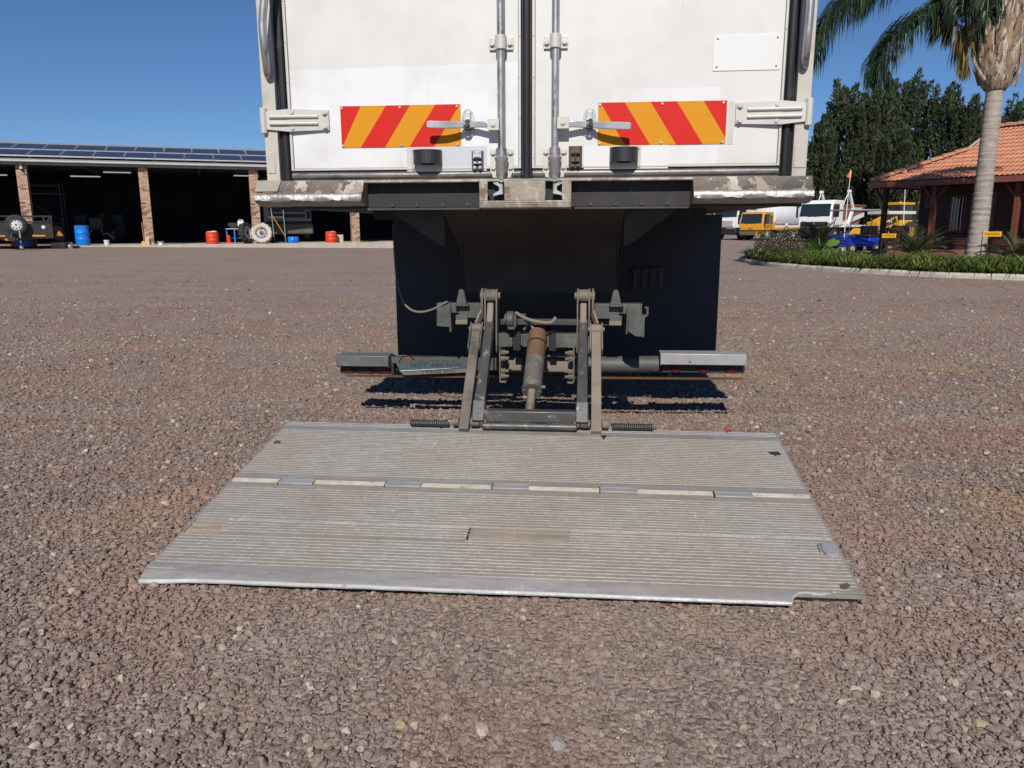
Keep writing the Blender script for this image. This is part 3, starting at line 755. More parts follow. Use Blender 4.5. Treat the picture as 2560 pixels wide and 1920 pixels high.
# middle plate with two cut-outs for the lock cams
b = MB()
for x0, x1, z0, z1 in ((-.240,-.200,1.300,1.388),(-.122,.070,1.300,1.388),(.147,.190,1.300,1.388),(-.240,.190,1.290,1.3005)):
    b.box(x0, x1, -.118, -.106, z0, z1)
b.prism([(-.240,-.118,1.2895),(-.240,-.112,1.268),(-.240,-.02,1.262),(-.240,-.02,1.272),(-.240,-.104,1.278),(-.240,-.106,1.2895)], (.430,0,0))
for x in (-.240, .180): b.box(x, x+.010, -.105, -.006, 1.273, 1.388)
b.build('bumper_plate', M['sill_mid'], RS, bevel=.003, label='flaked beige middle bumper plate with two square cut-outs')
b = MB(); b.box(-.229, .179, -.03, -.01, 1.285, 1.388); b.build('cutout_back', M['black'], RS)

# ------------------------------------------------------------------ under the box
b = MB(); b.sheet([(.12,1.272),(.20,1.262),(.30,1.24),(.42,1.20),(.62,1.13),(.82,1.05),(.94,.97),(.99,.89),(1.0,.78)], -.485, .455, .008)
b.build('deflector_plate', M['chute'], T, smooth=50)
for s, xa, xb in ((-1,-.49,-.80), (1,.46,.74)):
    b = MB(); b.prism([(xb,.34,1.272),(xa,.34,1.272),(xa,.34,1.075),(xa+s*.05,.34,1.10)], (0,.012,0)); b.build('gusset', M['chute'], T)
for x0, x1, z0 in ((-1.2,-.02,.19), (0.0,1.262,.205)):
    b = MB(); b.box(x0, x1, 2.10, 2.114, z0, 1.262)
    for k in range(6): b.cyl((x0+.1+(x1-x0-.2)*k/5, 2.10, 1.2), (x0+.1+(x1-x0-.2)*k/5, 2.09, 1.2), .012, 8)
    b.build('mudflap', M['flap'], T, bevel=.003)
b = MB(); a_ = tp(1579,670,2.08); c_ = tp(1657,725,2.08)
b.box(a_.x, c_.x, 2.07, 2.098, c_.z, a_.z)
for k in range(4): xx = a_.x+.012+(c_.x-a_.x-.05)*k/3; b.box(xx, xx+.026, 2.05, 2.071, c_.z+.004, a_.z-.012)
b.build('ribbed_cover', M['chute'], T, bevel=.003)
tyre_prof = [(.30,-.13),(.40,-.145),(.47,-.135),(.50,-.10),(.505,0),(.50,.10),(.47,.135),(.40,.145),(.30,.13)]
for x in (-1.08, -.76, .76, 1.08):
    b = MB(); b.lathe(tyre_prof, (x, 2.75, .505), 'x', 28); W_ = b.build('wheel', M['rubber'], T)
    b = MB(); b.lathe([(.30,-.11),(.28,-.05),(.12,-.03),(.10,.03),(.28,.05),(.30,.11)], (x, 2.75, .505), 'x', 24); b.build('rim', M['dark_steel'], W_)
b = MB(); b.cyl((-.95,2.75,.505),(.95,2.75,.505),.09,14); b.blob((0,2.75,.505),.2,.22,.2); b.build('axle', M['under'], T)

# ------------------------------------------------------------------ underrun beam with lamp boxes and number plate
b = MB(); b.cyl((.20,.80,.362),(.705,.80,.372),.050,24); b.cyl((-.24,.80,.358),(.2,.80,.362),.050,20)
a_ = tp(981,893,.78); c_ = tp(1175,911,.78)
b.box(-1.20, 1.19, .83, .87, .315, .39); b.box(a_.x, c_.x+.03, .76, .83, c_.z+.005, a_.z+.003)
UB = b.build('underrun_beam', M['grey_steel'], T, bevel=.003)
b = MB(); b.bar((-1.19,.742,.287),(1.192,.742,.300),.014,.012); b.build('amber_strip', M['amber_tape'], UB)
def lampbox(q, ql, n, mat, lab):
    a_ = tp(q[0], q[1], .70); c_ = tp(q[2], q[3], .70)
    b = MB(); b.box(a_.x, c_.x, .70, .708, c_.z, a_.z); b.box(a_.x, c_.x, .708, .83, a_.z-.008, a_.z)
    b.box(a_.x, a_.x+.006, .708, .80, c_.z-.01, a_.z-.008); b.box(c_.x-.006, c_.x, .708, .80, c_.z-.01, a_.z-.008)
    X = b.build('lamp_box', mat, UB, bevel=.003, label=lab)
    e = tp(ql[0], ql[1], .765); f_ = tp(ql[2], ql[3], .765)
    b = MB(); b.box(e.x, f_.x, .765, .83, f_.z, a_.z-.01); b.build('lamp_board', M['lamp_in'], UB, bevel=.004)
    for k in range(n):
        xx = e.x+(f_.x-e.x)*(k+.5)/n
        b = MB(); b.lathe([(.048,0),(.046,-.006),(.03,-.011),(.002,-.013)], (xx, .7645, f_.z+.048), 'y', 20); b.build('tail_lamp', M['red_lens'], UB)
lampbox((840,889,971,917), (850,917,985,936), 3, M['lamp_face_dark'], 'dark grey left lamp box')
lampbox((1652,884,1865,914), (1656,912,1862,934), 3, M['lamp_face'], 'light scratched right lamp box')
b = MB()
pl = [tp(988,906,.69), tp(1180,905,.69), tp(1180,917,.69), tp(1000,926,.69)]
b.prism([(p.x, .69, p.z) for p in pl], (0,.005,0)); NP = b.build('number_plate', M['plate'], T)
ac = sum(pl, Vector())/4
tm = text_mesh('HTT 480 NW', .036, .0006, M['ink'], 'plate_letters')
link('plate_letters', tm, NP, mw=Matrix.Translation((ac.x+.01, .689, ac.z+.001)) @ Matrix.Rotation(R_(-1.2),4,'Y') @ FACE @ Matrix.Diagonal((1.5,1,1,1)))
pl = [tp(1000,928.5,.70), tp(1185,920,.70), tp(1185,930,.70), tp(1010,938,.70)]
b = MB(); b.prism([(p.x, .70, p.z) for p in pl], (0,.005,0)); N2 = b.build('number_plate', M['plate2'], T)
tm = text_mesh('TRANS WH', .026, .0006, M['ink'], 'plate_letters')
ac = sum(pl, Vector())/4
link('plate_letters', tm, N2, mw=Matrix.Translation((ac.x, .699, ac.z)) @ Matrix.Rotation(R_(-2.2),4,'Y') @ FACE @ Matrix.Diagonal((1.5,1,1,1)))
b = MB(); b.tube([tp(1000,927.5,.695), tp(1100,922,.695), tp(1185,916.5,.695)], .003, 8); b.build('light_tube', M['chrome'], N2)
b = MB(); b.tube([tp(*q) for q in ((998,905,.70),(1005,893,.69),(1020,889,.69),(1030,894,.70),(1034,900,.72))], .004, 6); b.build('wire', M['black'], T)
b = MB(); b.tube([tp(*q) for q in ((1014,896,.69),(1022,893,.69),(1030,897,.70))], .004, 6); b.build('wire', M['red_wire'], T)

# ------------------------------------------------------------------ tail lift mechanism
def plate_yz(mb, pts, x, t):
    return mb.prism([(x, y, z) for y, z in pts], (t, 0, 0))
def arc(cy, cz, r, a0, a1, n=8):
    return [(cy+r*math.cos(R_(a0+(a1-a0)*i/n)), cz+r*math.sin(R_(a0+(a1-a0)*i/n))) for i in range(n+1)]
for s in (-1, 1):
    xi = s*.254; xo = s*.324
    # main lifting arm: square tube with a narrow tan head
    b = MB(); b.bar((xi,.36,.66),(xi,-.10,.30),.046,.05, w2=.054, h2=.055); b.bar((xi,-.085,.325),(xi,-.15,.235),.062,.06)
    A = b.build('lift_arm', M['arm_steel'], T, bevel=.005)
    b = MB(); b.bar((xi,.415,.765),(xi,.35,.640),.036,.052); b.build('arm_head', M['tan_dust'], A, bevel=.008)
    # tilt strut outside it
    b = MB(); b.bar((xo,.33,.61),(xo,-.17,.195),.050,.05)
    for e in (-1, 1): b.bar((xo+e*.031,.365,.655),(xo+e*.031,.235,.53),.008,.06)
    b.cyl((xo-.045,.35,.637),(xo+.045,.35,.637),.012,10); b.cyl((xo-.028,.35,.637),(xo+.028,.35,.637),.028,14)
    b.build('tilt_strut', M['tan_dust'] if s > 0 else M['dust_steel'], T, bevel=.004)
    # pivot plates and pin
    pv = arc(.45,.807,.042,0,180) + [(.40,.70),(.39,.60),(.40,.50),(.44,.48),(.47,.60),(.495,.72)]
    b = MB(); plate_yz(b, pv, xi-.036, .009); plate_yz(b, pv, xi+.027, .009); b.cyl((xi-.05,.45,.807),(xi+.05,.45,.807),.020,14); b.cyl((xi-.027,.45,.807),(xi+.027,.45,.807),.036,18)
    xk = xi+s*.050; b.cyl((xi,.45,.807),(xk+s*.012,.45,.807),.024,14)
    plate_yz(b, arc(.45,.807,.042,0,180)+[(.41,.74),(.43,.70),(.47,.70),(.49,.74)], xk-.005, .012)
    b.build('pivot_bracket', M['dust_steel'], T, bevel=.002)
    b = MB(); b.bar((xk,.44,.72),(xk+s*.025,.37,.655),.012,.04); b.build('strut_link', M['tan_dust'], T, bevel=.002)
    # mounting beam, end bracket and guide cone
    b = MB(); b.box(s*.30, s*.455, .53, .60, .672, .756); b.box(s*.455, s*.50, .535, .60, .70, .756); b.box(s*.40, s*.47, .52, .60, .655, .69)
    b.build('mounting_beam', M['grey_steel'], T, bevel=.004)
    zb = .625 if s < 0 else .62
    b = MB(); b.prism([(s*.50,.53,.752),(s*.578,.53,.752),(s*.582,.53,zb),(s*.50,.53,zb-.008),(s*.495,.53,.70)], (0,.01,0)); b.prism([(s*.495,.50,.74),(s*.503,.50,.74),(s*.503,.50,zb-.03),(s*.490,.50,zb-.03)], (0,.05,0)); b.box(s*.50, s*.58, .53, .62, .745, .756)
    b.build('end_bracket', M['grey_steel'], T, bevel=.003)
    b = MB(); xc = s*.432
    b.prism([(xc-.032,.50,.752),(xc+.032,.50,.752),(xc+.014,.50,.83),(xc+.006,.50,.838),(xc-.006,.50,.838),(xc-.014,.50,.83)], (0,.03,0)); b.box(xc-.036, xc+.044, .485, .55, .744, .753)
    b.build('guide_cone', M['grey_steel'], T, bevel=.004)
    b = MB(); b.box(xc-.034, xc+.034, .49, .53, .640, .664); b.build('clamp_block', M['tan_dust'], T, bevel=.003)
    b = MB(); b.tube([(xc,.52,.835),(xc+.003,.56,.95),(xc,.62,1.08),(xc,.7,1.14)], .004, 6); b.build('cable', M['under'], T)
    # bolted flange inside the arms
    xq = s*.205; b = MB(); b.box(xq-.004, xq+.004, .40, .56, .33, .53); b.box(xq-s*.035, xq, .40, .47, .325, .333); b.box(xq-s*.035, xq, .40, .44, .528, .533)
    b.build('flange_plate', M['dust_steel'], T, bevel=.002)
    for zz in (.36, .39, .46, .495):
        b = MB(); b.cyl((xq-s*.002,.42,zz),(xq-s*.030,.42,zz),.014,6); b.cyl((xq-s*.030,.42,zz),(xq-s*.048,.42,zz),.009,8); b.build('bolt', M['dust_steel'], T)
b = MB(); b.box(.578, .590, .46, .53, .58, .70); b.prism([(.50,.455,.70),(.578,.455,.70),(.578,.455,.585),(.545,.455,.585),(.50,.455,.615)], (0,.01,0)); b.tube([(.592,.50,.74),(.606,.50,.74),(.606,.50,.70),(.592,.50,.69)], .008, 8)
b.build('hook_bracket', M['grey_steel'], T, bevel=.003)
# cross members
b = MB(); b.box(-.235, -.14, .47, .55, .518, .592); b.box(-.085, -.03, .47, .55, .518, .592); b.box(.02, .075, .47, .55, .518, .592); b.box(.098, .23, .47, .55, .515, .592); b.box(-.22, .22, .50, .54, .522, .588)
b.build('cross_member', M['grey_steel'], T, bevel=.004)
for xx in (-.113, .087):
    b = MB(); b.box(xx-.022, xx+.018, .462, .556, .50, .60); b.build('strap', M['black'], T)
b = MB(); b.box(-.24, .44, .58, .63, .628, .662); b.build('cross_member', M['dark_steel'], T, bevel=.004)
b = MB(); b.box(-.18,-.10,.60,.68,.355,.43); b.box(-.05,.18,.60,.68,.35,.43); b.build('cross_member', M['tan_dust'], T, bevel=.01)
b = MB(); b.box(-.50,.47,1.02,1.05,.60,.78); b.build('shield_plate', M['under'], T)
# cylinder and rod
c1 = Vector((.004,.43,.60)); c2 = Vector((-.004,.06,.355)); cd = (c2-c1).normalized()
b = MB(); b.cyl(c1, c1.lerp(c2,.50), .050, 28); CYL = b.build('lift_cylinder', M['rust_pipe'], T, bevel=.004)
b = MB(); b.cyl(c1.lerp(c2,.50), c2, .0495, 28); b.cyl(c2-cd*.012, c2+cd*.002, .0515, 28)
for k in range(4):
    aa = cd.orthogonal().normalized(); bb = cd.cross(aa); q = c2+(aa*math.cos(k*1.57+.6)+bb*math.sin(k*1.57+.6))*.038; b.cyl(q, q+cd*.006, .006, 6)
b.cyl(c2-cd*.03+Vector((.03,-.005,0)), c2-cd*.03+Vector((.068,-.005,0)), .009, 8)
b.build('cylinder_barrel', M['grey_cyl'], CYL)
b = MB(); b.cyl(c1.lerp(c2,.20), c1.lerp(c2,.225), .0515, 28); b.build('band', M['black'], CYL)
r2 = Vector((-.006,-.10,.258)); b = MB(); b.cyl(c2, r2, .0205, 18); b.build('piston_rod', M['tan_dust'], CYL)
b = MB(); b.bar(c2.lerp(r2,.55), r2+Vector((0,-.02,-.015)), .045, .04); b.box(-.068,-.050,-.12,-.07,.235,.285); b.box(.030,.058,-.12,-.07,.235,.285); b.build('rod_eye', M['rust_pipe'], CYL, bevel=.006)
b = MB(); b.tube([(.02,.40,.60),(.035,.38,.575),(.03,.37,.545)], .016, 8); b.blob((.04,.37,.535),.02,.018,.025); b.build('port_fitting', M['rust_pipe'], CYL)
# swivel hub and hoses
b = MB(); b.lathe([(.040,-.020),(.047,-.016),(.047,.016),(.040,.020)], (-.148,.43,.678), 'x', 24); b.lathe([(.030,-.032),(.033,-.030),(.033,-.02)], (-.148,.43,.678), 'x', 20); b.box(-.128,-.112,.40,.47,.64,.715); b.box(-.114,-.062,.41,.47,.696,.708); b.box(-.16,-.12,.40,.47,.625,.64)
b.build('swivel_hub', M['grey_steel'], T, bevel=.002)
def spl(P, n=8):
    P = [Vector(p) for p in P]; Q = []
    for i in range(len(P)-1):
        p0, p1, p2, p3 = P[max(0,i-1)], P[i], P[i+1], P[min(len(P)-1,i+2)]
        for k in range(n):
            u = k/n; Q.append(.5*((2*p1)+(p2-p0)*u+(2*p0-5*p1+4*p2-p3)*u*u+(3*p1-p0-3*p2+p3)*u**3))
    Q.append(P[-1]); return Q
for pts, r in (([(1290,782,.40),(1303,790,.38),(1325,800,.37),(1355,806,.37),(1375,807,.38),(1385,800,.39),(1388,794,.40)], .0095),
               ([(1313,800,.42),(1325,808,.41),(1340,832,.40),(1352,848,.39),(1362,862,.38)], .0085),
               ([(1310,824,.45),(1317,815,.44),(1322,806,.43)], .007),
               ([(1370,890,.55),(1385,886,.55),(1410,887,.55),(1432,889,.55)], .006)):
    MB().tube(spl([tp(*q) for q in pts], 6), r, 8).build('hose', M['hose'], T)
MB().tube(spl([tp(*q) for q in ((983,560,1.2),(990,680,.9),(1005,745,.7),(1024,772,.62),(1052,780,.58),(1085,772,.54),(1118,754,.52))], 8), .0065, 8).build('hose', M['hose'], T)
# lower cross bar, hinge knuckles and return springs
b = MB(); b.box(-.232, .228, -.15, -.095, .238, .297); b.cyl((-.235,-.155,.222),(.232,-.155,.222),.017,14)
b.build('lower_crossbar', M['arm_steel'], T, bevel=.006)
for x0, x1 in ((-.385,-.352),(-.295,-.248),(-.243,-.215),(.215,.243),(.248,.295),(.352,.385)):
    b = MB(); b.cyl((x0,-.135,.235),(x1,-.135,.235),.022,14); b.build('knuckle', M['dust_steel'], T, bevel=.002)
for x0, x1 in ((-.60,-.405), (.40,.60)):
    P = [(x0+(x1-x0)*k/160, -.125+.015*math.cos(k*.785), .222+.014*math.sin(k*.785)) for k in range(161)]
    MB().tube(P, .0045, 5).build('return_spring', M['dark_steel'], T, fix=False)
# ------------------------------------------------------------------ tail lift platform lying on the ground
def w2t(P):
    q = Vector(P) - t0; return Vector((te.dot(q), tn.dot(q), q.z))
PN = [w2t(at_z(342,1440,.036)), w2t(at_z(2176,1510,.036))]
PF = [w2t(at_z(720,1051,.206)), w2t(at_z(1941,1080,.206))]
pn_ = ((PN[1]-PN[0]).cross(PF[0]-PN[0])).normalized()
if pn_.z < 0: pn_ = -pn_
def dk(u, v, h=0.0):
    return (PF[0]*(1-u)+PF[1]*u)*(1-v) + (PN[0]*(1-u)+PN[1]*u)*v + pn_*h
def duv(px, py):
    """photograph point -> (across, along) on the deck"""
    d = ray(px, py); dl = Vector((te.dot(d), tn.dot(d), d.z)); cl = w2t(C0)
    k = (PN[0]-cl).dot(pn_)/dl.dot(pn_); P = cl+dl*k; u, v = .5, .5
    for _ in range(12):
        F0 = dk(u, v)-P; du = (dk(u+1e-4, v)-dk(u, v))/1e-4; dv = (dk(u, v+1e-4)-dk(u, v))/1e-4
        A = np.array([[du.dot(du), du.dot(dv)],[du.dot(dv), dv.dot(dv)]]); s_ = np.linalg.solve(A, [-F0.dot(du), -F0.dot(dv)])
        u += s_[0]; v += s_[1]
    return u, v
LEN = ((PN[0]+PN[1])-(PF[0]+PF[1])).length/2; WID = (PF[1]-PF[0]).length
def slab(mb, u0, u1, v0, v1, h0, h1, n=1):
    for i in range(n):
        a, b = u0+(u1-u0)*i/n, u0+(u1-u0)*(i+1)/n
        q = [dk(a,v0,h0),dk(b,v0,h0),dk(b,v1,h0),dk(a,v1,h0),dk(a,v0,h1),dk(b,v0,h1),dk(b,v1,h1),dk(a,v1,h1)]
        mb.add(q, [(0,3,2,1),(4,5,6,7),(0,1,5,4),(1,2,6,5),(2,3,7,6),(3,0,4,7)])
    return mb
VH0 = duv(1300,1206)[1]; VH1 = duv(1300,1229)[1]          # folding hinge line
RC = (duv(1168,1336)[0], duv(1424,1342)[0], duv(1290,1319)[1], duv(1290,1352)[1])
LC = (0.0, duv(560,1312)[0], duv(500,1294)[1], duv(500,1330)[1])
VT = .966
vt_ = lambda u: .938+.026*u
b = MB(); slab(b, .004, .996, .005, VH0, -.046, -.034); slab(b, .004, .996, VH1, .945, -.046, -.036)
slab(b, 0, .004, 0, VT, -.028, -.0045); slab(b, .996, 1, 0, VT, -.028, -.0045)
b.box(-1.19, 1.19, PF[0].y-.0, PF[0].y+.001, .15, .151)
PLT = b.build('lift_platform', M['deck_clean'], T, label='ribbed aluminium tail lift platform resting on the gravel')
def plank(v0, v1, u0=.0042, u1=.9958, mat='deck', ribs=True, h=-.0035):
    b = MB(); g_ = .0006/LEN
    slab(b, u0, u1, v0+g_, v1-g_, -.0170, h)
    if ribs:
        n = max(1, int(round((v1-v0)*LEN/.0195)))
        for k in range(n):
            c = v0+(v1-v0)*(k+.5)/n; w_ = .0034/LEN; wt = .0018/LEN
            q = [dk(u0,c-w_,h),dk(u1,c-w_,h),dk(u1,c-wt,h+.0016),dk(u0,c-wt,h+.0016),dk(u1,c+wt,h+.0016),dk(u0,c+wt,h+.0016),dk(u1,c+w_,h),dk(u0,c+w_,h)]
            b.mat(0).add(q, [(0,1,2,3),(5,4,6,7),(0,3,5,7),(1,6,4,2)]); b.mat(1).add([q[3],q[2],q[4],q[5]], [(0,1,2,3)])
    return b.build('deck_plank', [M[mat], M['rib_top']], PLT, smooth=None, fix=False)
vf = duv(1300,1077)[1]; vg = duv(1300,1086)[1]
plank(.002, vf, mat='deck_clean'); plank(vf, vg, mat='deck_clean', ribs=False)
n1 = 4
for k in range(n1): plank(vg+(VH0-.012-vg)*k/n1, vg+(VH0-.012-vg)*(k+1)/n1, mat='deck')
plank(VH0-.012, VH0, mat='deck_clean', ribs=False)
plank(VH1, VH1+.016, ribs=False)
va = VH1+.016; mid = [va, va+(LC[2]-va)*.5, LC[2]]
for a, c in zip(mid[:-1], mid[1:]): plank(a, c)
vlo = max(LC[3], RC[3]); 
plank(LC[2], RC[2], LC[1], .9958); plank(RC[2], RC[3], LC[1], RC[0]); plank(RC[2], RC[3], RC[1], .9958)
plank(LC[3], vlo, .0042, RC[0]) if LC[3] < vlo-1e-4 else None
plank(RC[3], vlo, RC[0], .9958) if RC[3] < vlo-1e-4 else None
m2 = [vlo, vlo+(VT-vlo)*.5, VT]
for a, c in zip(m2[:-1], m2[1:]): plank(a, c)
# recessed pans where planks have worn through
b = MB(); slab(b, RC[0], RC[1], RC[2], RC[3], -.0190, -.0165)
PN1 = b.build('worn_recess', M['deck_pan'], PLT, smooth=None)
def strip(mb, pts, w_, h0):
    for (ua, va_, ha), (ub, vb_, hb) in zip(pts[:-1], pts[1:]):
        q = [dk(ua,va_-w_,ha),dk(ub,vb_-w_,hb),dk(ub,vb_+w_,hb),dk(ua,va_+w_,ha),dk(ua,va_-w_,h0),dk(ub,vb_-w_,h0),dk(ub,vb_+w_,h0),dk(ua,va_+w_,h0)]
        mb.add(q, [(0,1,2,3),(0,4,5,1),(3,2,6,7),(1,5,6,2),(0,3,7,4)])
lu = lambda f: RC[0]+(RC[1]-RC[0])*f
lv_ = lambda f: RC[2]+(RC[3]-RC[2])*f
for pts in ([(lu(0),lv_(.30),-.005),(lu(.35),lv_(.36),-.005),(lu(.45),lv_(.42),-.007)], [(lu(.48),lv_(.38),-.004),(lu(.7),lv_(.42),-.005),(lu(1),lv_(.38),-.005)],
            [(lu(0),lv_(.56),-.005),(lu(.28),lv_(.60),-.005),(lu(.36),lv_(.66),-.002)], [(lu(.47),lv_(.50),.002),(lu(.6),lv_(.62),.0),(lu(.66),lv_(.70),-.003)], [(lu(.66),lv_(.62),-.004),(lu(1),lv_(.62),-.005)]):
    b = MB(); strip(b, pts, .0013, -.0163); b.build('bent_strip', M['deck_clean'], PLT, smooth=None)
b = MB(); slab(b, .0042, LC[1], LC[2], LC[3], -.0115, -.009); b.build('worn_recess', M['deck_pan'], PLT, smooth=None)
for f in (.28, .62):
    b = MB(); strip(b, [(.0045, LC[2]+(LC[3]-LC[2])*f, -.004), (LC[1], LC[2]+(LC[3]-LC[2])*f, -.004)], .0042, -.0095); b.build('bent_strip', M['deck'], PLT, smooth=None)
b = MB(); slab(b, RC[0]+.0003, RC[1]-.0003, RC[2]+.0003, RC[2]+.0022, -.0163, -.0052); b.build('recess_shade_strip', M['black'], PLT); b = MB(); slab(b, RC[0]+.0003, RC[0]+.0018, RC[2]+.003, RC[3]-.0005, -.0163, -.0052); b.build('recess_shade_strip', M['black'], PLT)  # black strips painting the shadow line along the far and left recess edges
# folding hinge: dust filled seam and five hinge plates
b = MB(); slab(b, .002, .998, VH0+(VH1-VH0)*.32, VH0+(VH1-VH0)*.70, -.022, -.0045)
b.build('hinge_seam', M['deck_dust'], PLT, smooth=None)
plank(VH0, VH0+(VH1-VH0)*.32, mat='deck_clean', ribs=False, h=-.005); plank(VH0+(VH1-VH0)*.70, VH1, mat='deck', ribs=False, h=-.006)
for px, py in ((742,1204),(1009,1211),(1277,1217),(1547,1226),(1834,1238)):
    u, v = duv(px, py); hu = .031*1.0; hv = .0235/LEN
    b = MB(); slab(b, u-hu, u+hu, v-hv, v-hv*.55, -.004, .0035); slab(b, u-hu, u+hu, v-hv*.5, v+hv, -.004, .004)
    b.build('hinge_plate', M['blue_steel'], PLT, bevel=.001)
    b = MB(); slab(b, u-hu-.002, u-hu-.0004, v-hv, v+hv, -.006, .0012); b.build('hinge_gap', M['black'], PLT)
# tip plate: wedge with a rolled lip, drooping left corner and torn right corner
NU = 72; vs = []; fs = []; rows = [(0, .0012), (.45, -.001), (.72, -.004), (.89, -.008), (1.0, -.013)]
edge = {}
tear = [(0,1.0),(.902,.999),(.9055,.985),(.914,.968),(.925,.9635),(.938,.9685),(.952,.9655),(.966,.955),(.979,.951),(1.0,.9425)]
def ve(u):
    e = 1.0 - .004*math.exp(-((u-.63)/.004)**2)
    for (a, x), (c, y) in zip(tear[:-1], tear[1:]):
        if a <= u <= c: e = min(e, x+(y-x)*(u-a)/(c-a))
    return e
ulist = sorted(set([i/NU for i in range(NU+1)] + [a for a, _ in tear] + [.9025,.908,.911,.92,.931,.945,.959,.973]))
for u in ulist:
    e = ve(u); droop = .012*math.exp(-(u/.06)**2); wob = .0010*math.sin(u*23)+.0008*math.sin(u*97+1)
    for v, h in rows:
        f = v; vv = vt_(u)+(e-vt_(u))*f
        vs.append(dk(u, vv, h-droop*f+wob*f*.6 + (.010*f if u > .905 else 0)))
    vs.append(dk(u, e-.001, rows[-1][1]-droop-.006+wob*.6 + (.010 if u > .905 else 0)))
    vs.append(dk(u, vt_(u), -.0012))
n = len(rows)+2
for i in range(len(ulist)-1):
    for k in range(n): fs.append((i*n+k, (i+1)*n+k, (i+1)*n+(k+1)%n, i*n+(k+1)%n))
fs += [tuple(range(n)), tuple((len(ulist)-1)*n+k for k in range(n-1,-1,-1))]
tb_ = MB(); tb_.add(vs, fs); tb_.m = [1 if (i < (len(ulist)-1)*n and i % n in (3,4)) else 0 for i in range(len(fs))]
tb_.build('tip_plate', [M['tip'], M['tip_lip']], PLT, smooth=40, label='bare aluminium tip plate with a torn right corner')
# small fittings on the deck
def mark(name, pts, mat, h0=.0008, h1=.0022):
    b = MB(); q = [duv(*p) for p in pts]; b.prism([dk(u, v, h0) for u, v in q], pn_*(h1-h0)); return b.build(name, mat, PLT, smooth=None)
mark('arrow_mark', [(1806,1075),(1829,1076),(1817,1084)], M['mark_red'])
mark('arrow_mark', [(1502,1091),(1517,1091),(1509,1100)], M['black'])
mark('stop_plate', [(2052,1361),(2084,1361),(2096,1389),(2066,1390),(2056,1380)], M['blue_steel'], -.002, .008)
mark('latch_plate', [(2043,1363),(2050,1362),(2058,1381),(2050,1382)], M['deck_clean'], -.002, .004)
mark('rust_scar', [(2099,1462),(2118,1458),(2126,1465),(2114,1474),(2104,1471)], M['rust'], .0004, .0016)
mark('edge_buckle', [(1920,1134),(1945,1133),(1952,1139),(1938,1141)], M['dark_steel'], .0, .004)
u, v = duv(693,1105); b = MB(); c = dk(u, v, 0)
b.cyl(c-pn_*.004, c+pn_*.0016, .016, 18); b.build('deck_bolt', M['rust'], PLT)
for px in (1103,1143,1172,1438,1463,1505):
    mark('hinge_slot', [(px-2.5,1060),(px+2.5,1060),(px+1.5,1071),(px-3.5,1071)], M['black'], -.001, .0014)
# ------------------------------------------------------------------ workshop with solar panels (left)
M['brick'] = pm('facebrick', (.40,.245,.165), .85, 0, .15, 3, [((.20,.115,.085), 4, .60, .72)], bump=.2, bs=60)
M['brickrow'] = None
m, t, o = newmat('facebrick_mix')
p = N(t, 'ShaderNodeBsdfPrincipled'); t.links.new(p.outputs[0], o.inputs[0])
rp = N(t, 'ShaderNodeValToRGB'); e = rp.color_ramp.elements
cs = [(0,(.13,.075,.06)),(.2,(.33,.19,.12)),(.5,(.47,.30,.205)),(.8,(.52,.34,.225)),(1,(.38,.24,.18))]
while len(e) < len(cs): e.new(.5)
for q, (a, c) in zip(e, cs): q.position = a; q.color = (*c, 1)
t.links.new(N(t, 'ShaderNodeNewGeometry').outputs['Random Per Island'], rp.inputs[0])
t.links.new(mixc(t, mrange(t, noise(t, coord(t), 14, 5), .45, .7, 0, .3), rp.outputs[0], (.45,.36,.28)), p.inputs['Base Color']); p.inputs['Roughness'].default_value = .9
M['brickrow'] = m
M['mortar'] = pm('mortar', (.40,.33,.26), .9)
M['dark_wall'] = pm('shade_black_wall', (.012,.012,.016), .9, 0, .3, 1)  # near-black base colour stands in for the deep shade inside the workshop
M['shed_steel'] = pm('dark_roof_steel', (.022,.024,.03), .6, .2, .2, 2)  # roof underside colour also kept dark to imitate the interior shade
M['slab'] = pm('concrete_slab', (.42,.37,.31), .9, 0, .15, 2, [((.28,.24,.20), 3, .55, .75)])
M['galv_roof'] = pm('grey_roof_sheet', (.36,.36,.35), .55, .3, .12, 3)
M['gutter'] = pm('white_gutter', (.46,.44,.41), .5, 0, .1, 2, [((.38,.35,.30), 4, .56, .75)])
M['panel'] = pm('solar_glass', (.030,.026,.042), .28, 0, .15, 4, rnd=.12, spec=.8)
M['panel_frame'] = pm('panel_frame', (.66,.66,.67), .4, .5)
M['blue_plastic'] = pm('blue_plastic', (.012,.20,.72), .38, 0, .1, 3)
M['red_paint'] = pm('orange_red_paint', (.68,.045,.012), .5, 0, .12, 5, [((.35,.03,.015), 8, .62, .72)])
M['white_plastic'] = pm('white_plastic', (.72,.72,.72), .4, 0, .05, 5)
M['yellow_paint'] = pm('yellow_paint', (.68,.33,.015), .45, 0, .1, 4)
M['orange_stick'] = pm('orange_handle', (.55,.20,.03), .6)
M['board'] = pm('bare_board', (.50,.41,.30), .85, 0, .15, 9)
M['tyre'] = pm('tyre_rubber', (.022,.022,.023), .8, 0, .2, 6, [((.10,.085,.065), 6, .56, .75)])
M['mud_tyre'] = pm('mud_caked_tyre', (.52,.46,.37), .95, 0, .15, 7, [((.09,.075,.06), 5, .62, .72), ((.36,.30,.23), 14, .55, .7)], bump=.5, bs=18)
M['rim_white'] = pm('white_rim', (.66,.65,.64), .4, .1, .08, 6, [((.35,.32,.28), 12, .62, .75)])
M['rim_dusty'] = pm('dusty_rim', (.36,.36,.38), .5, .2, .1, 6)
M['trailer'] = pm('black_trailer_paint', (.030,.029,.028), .45, 0, .2, 4, [((.075,.066,.055), 5, .58, .75)])
M['amber'] = pm('amber_reflector', (.70,.28,.01), .35)
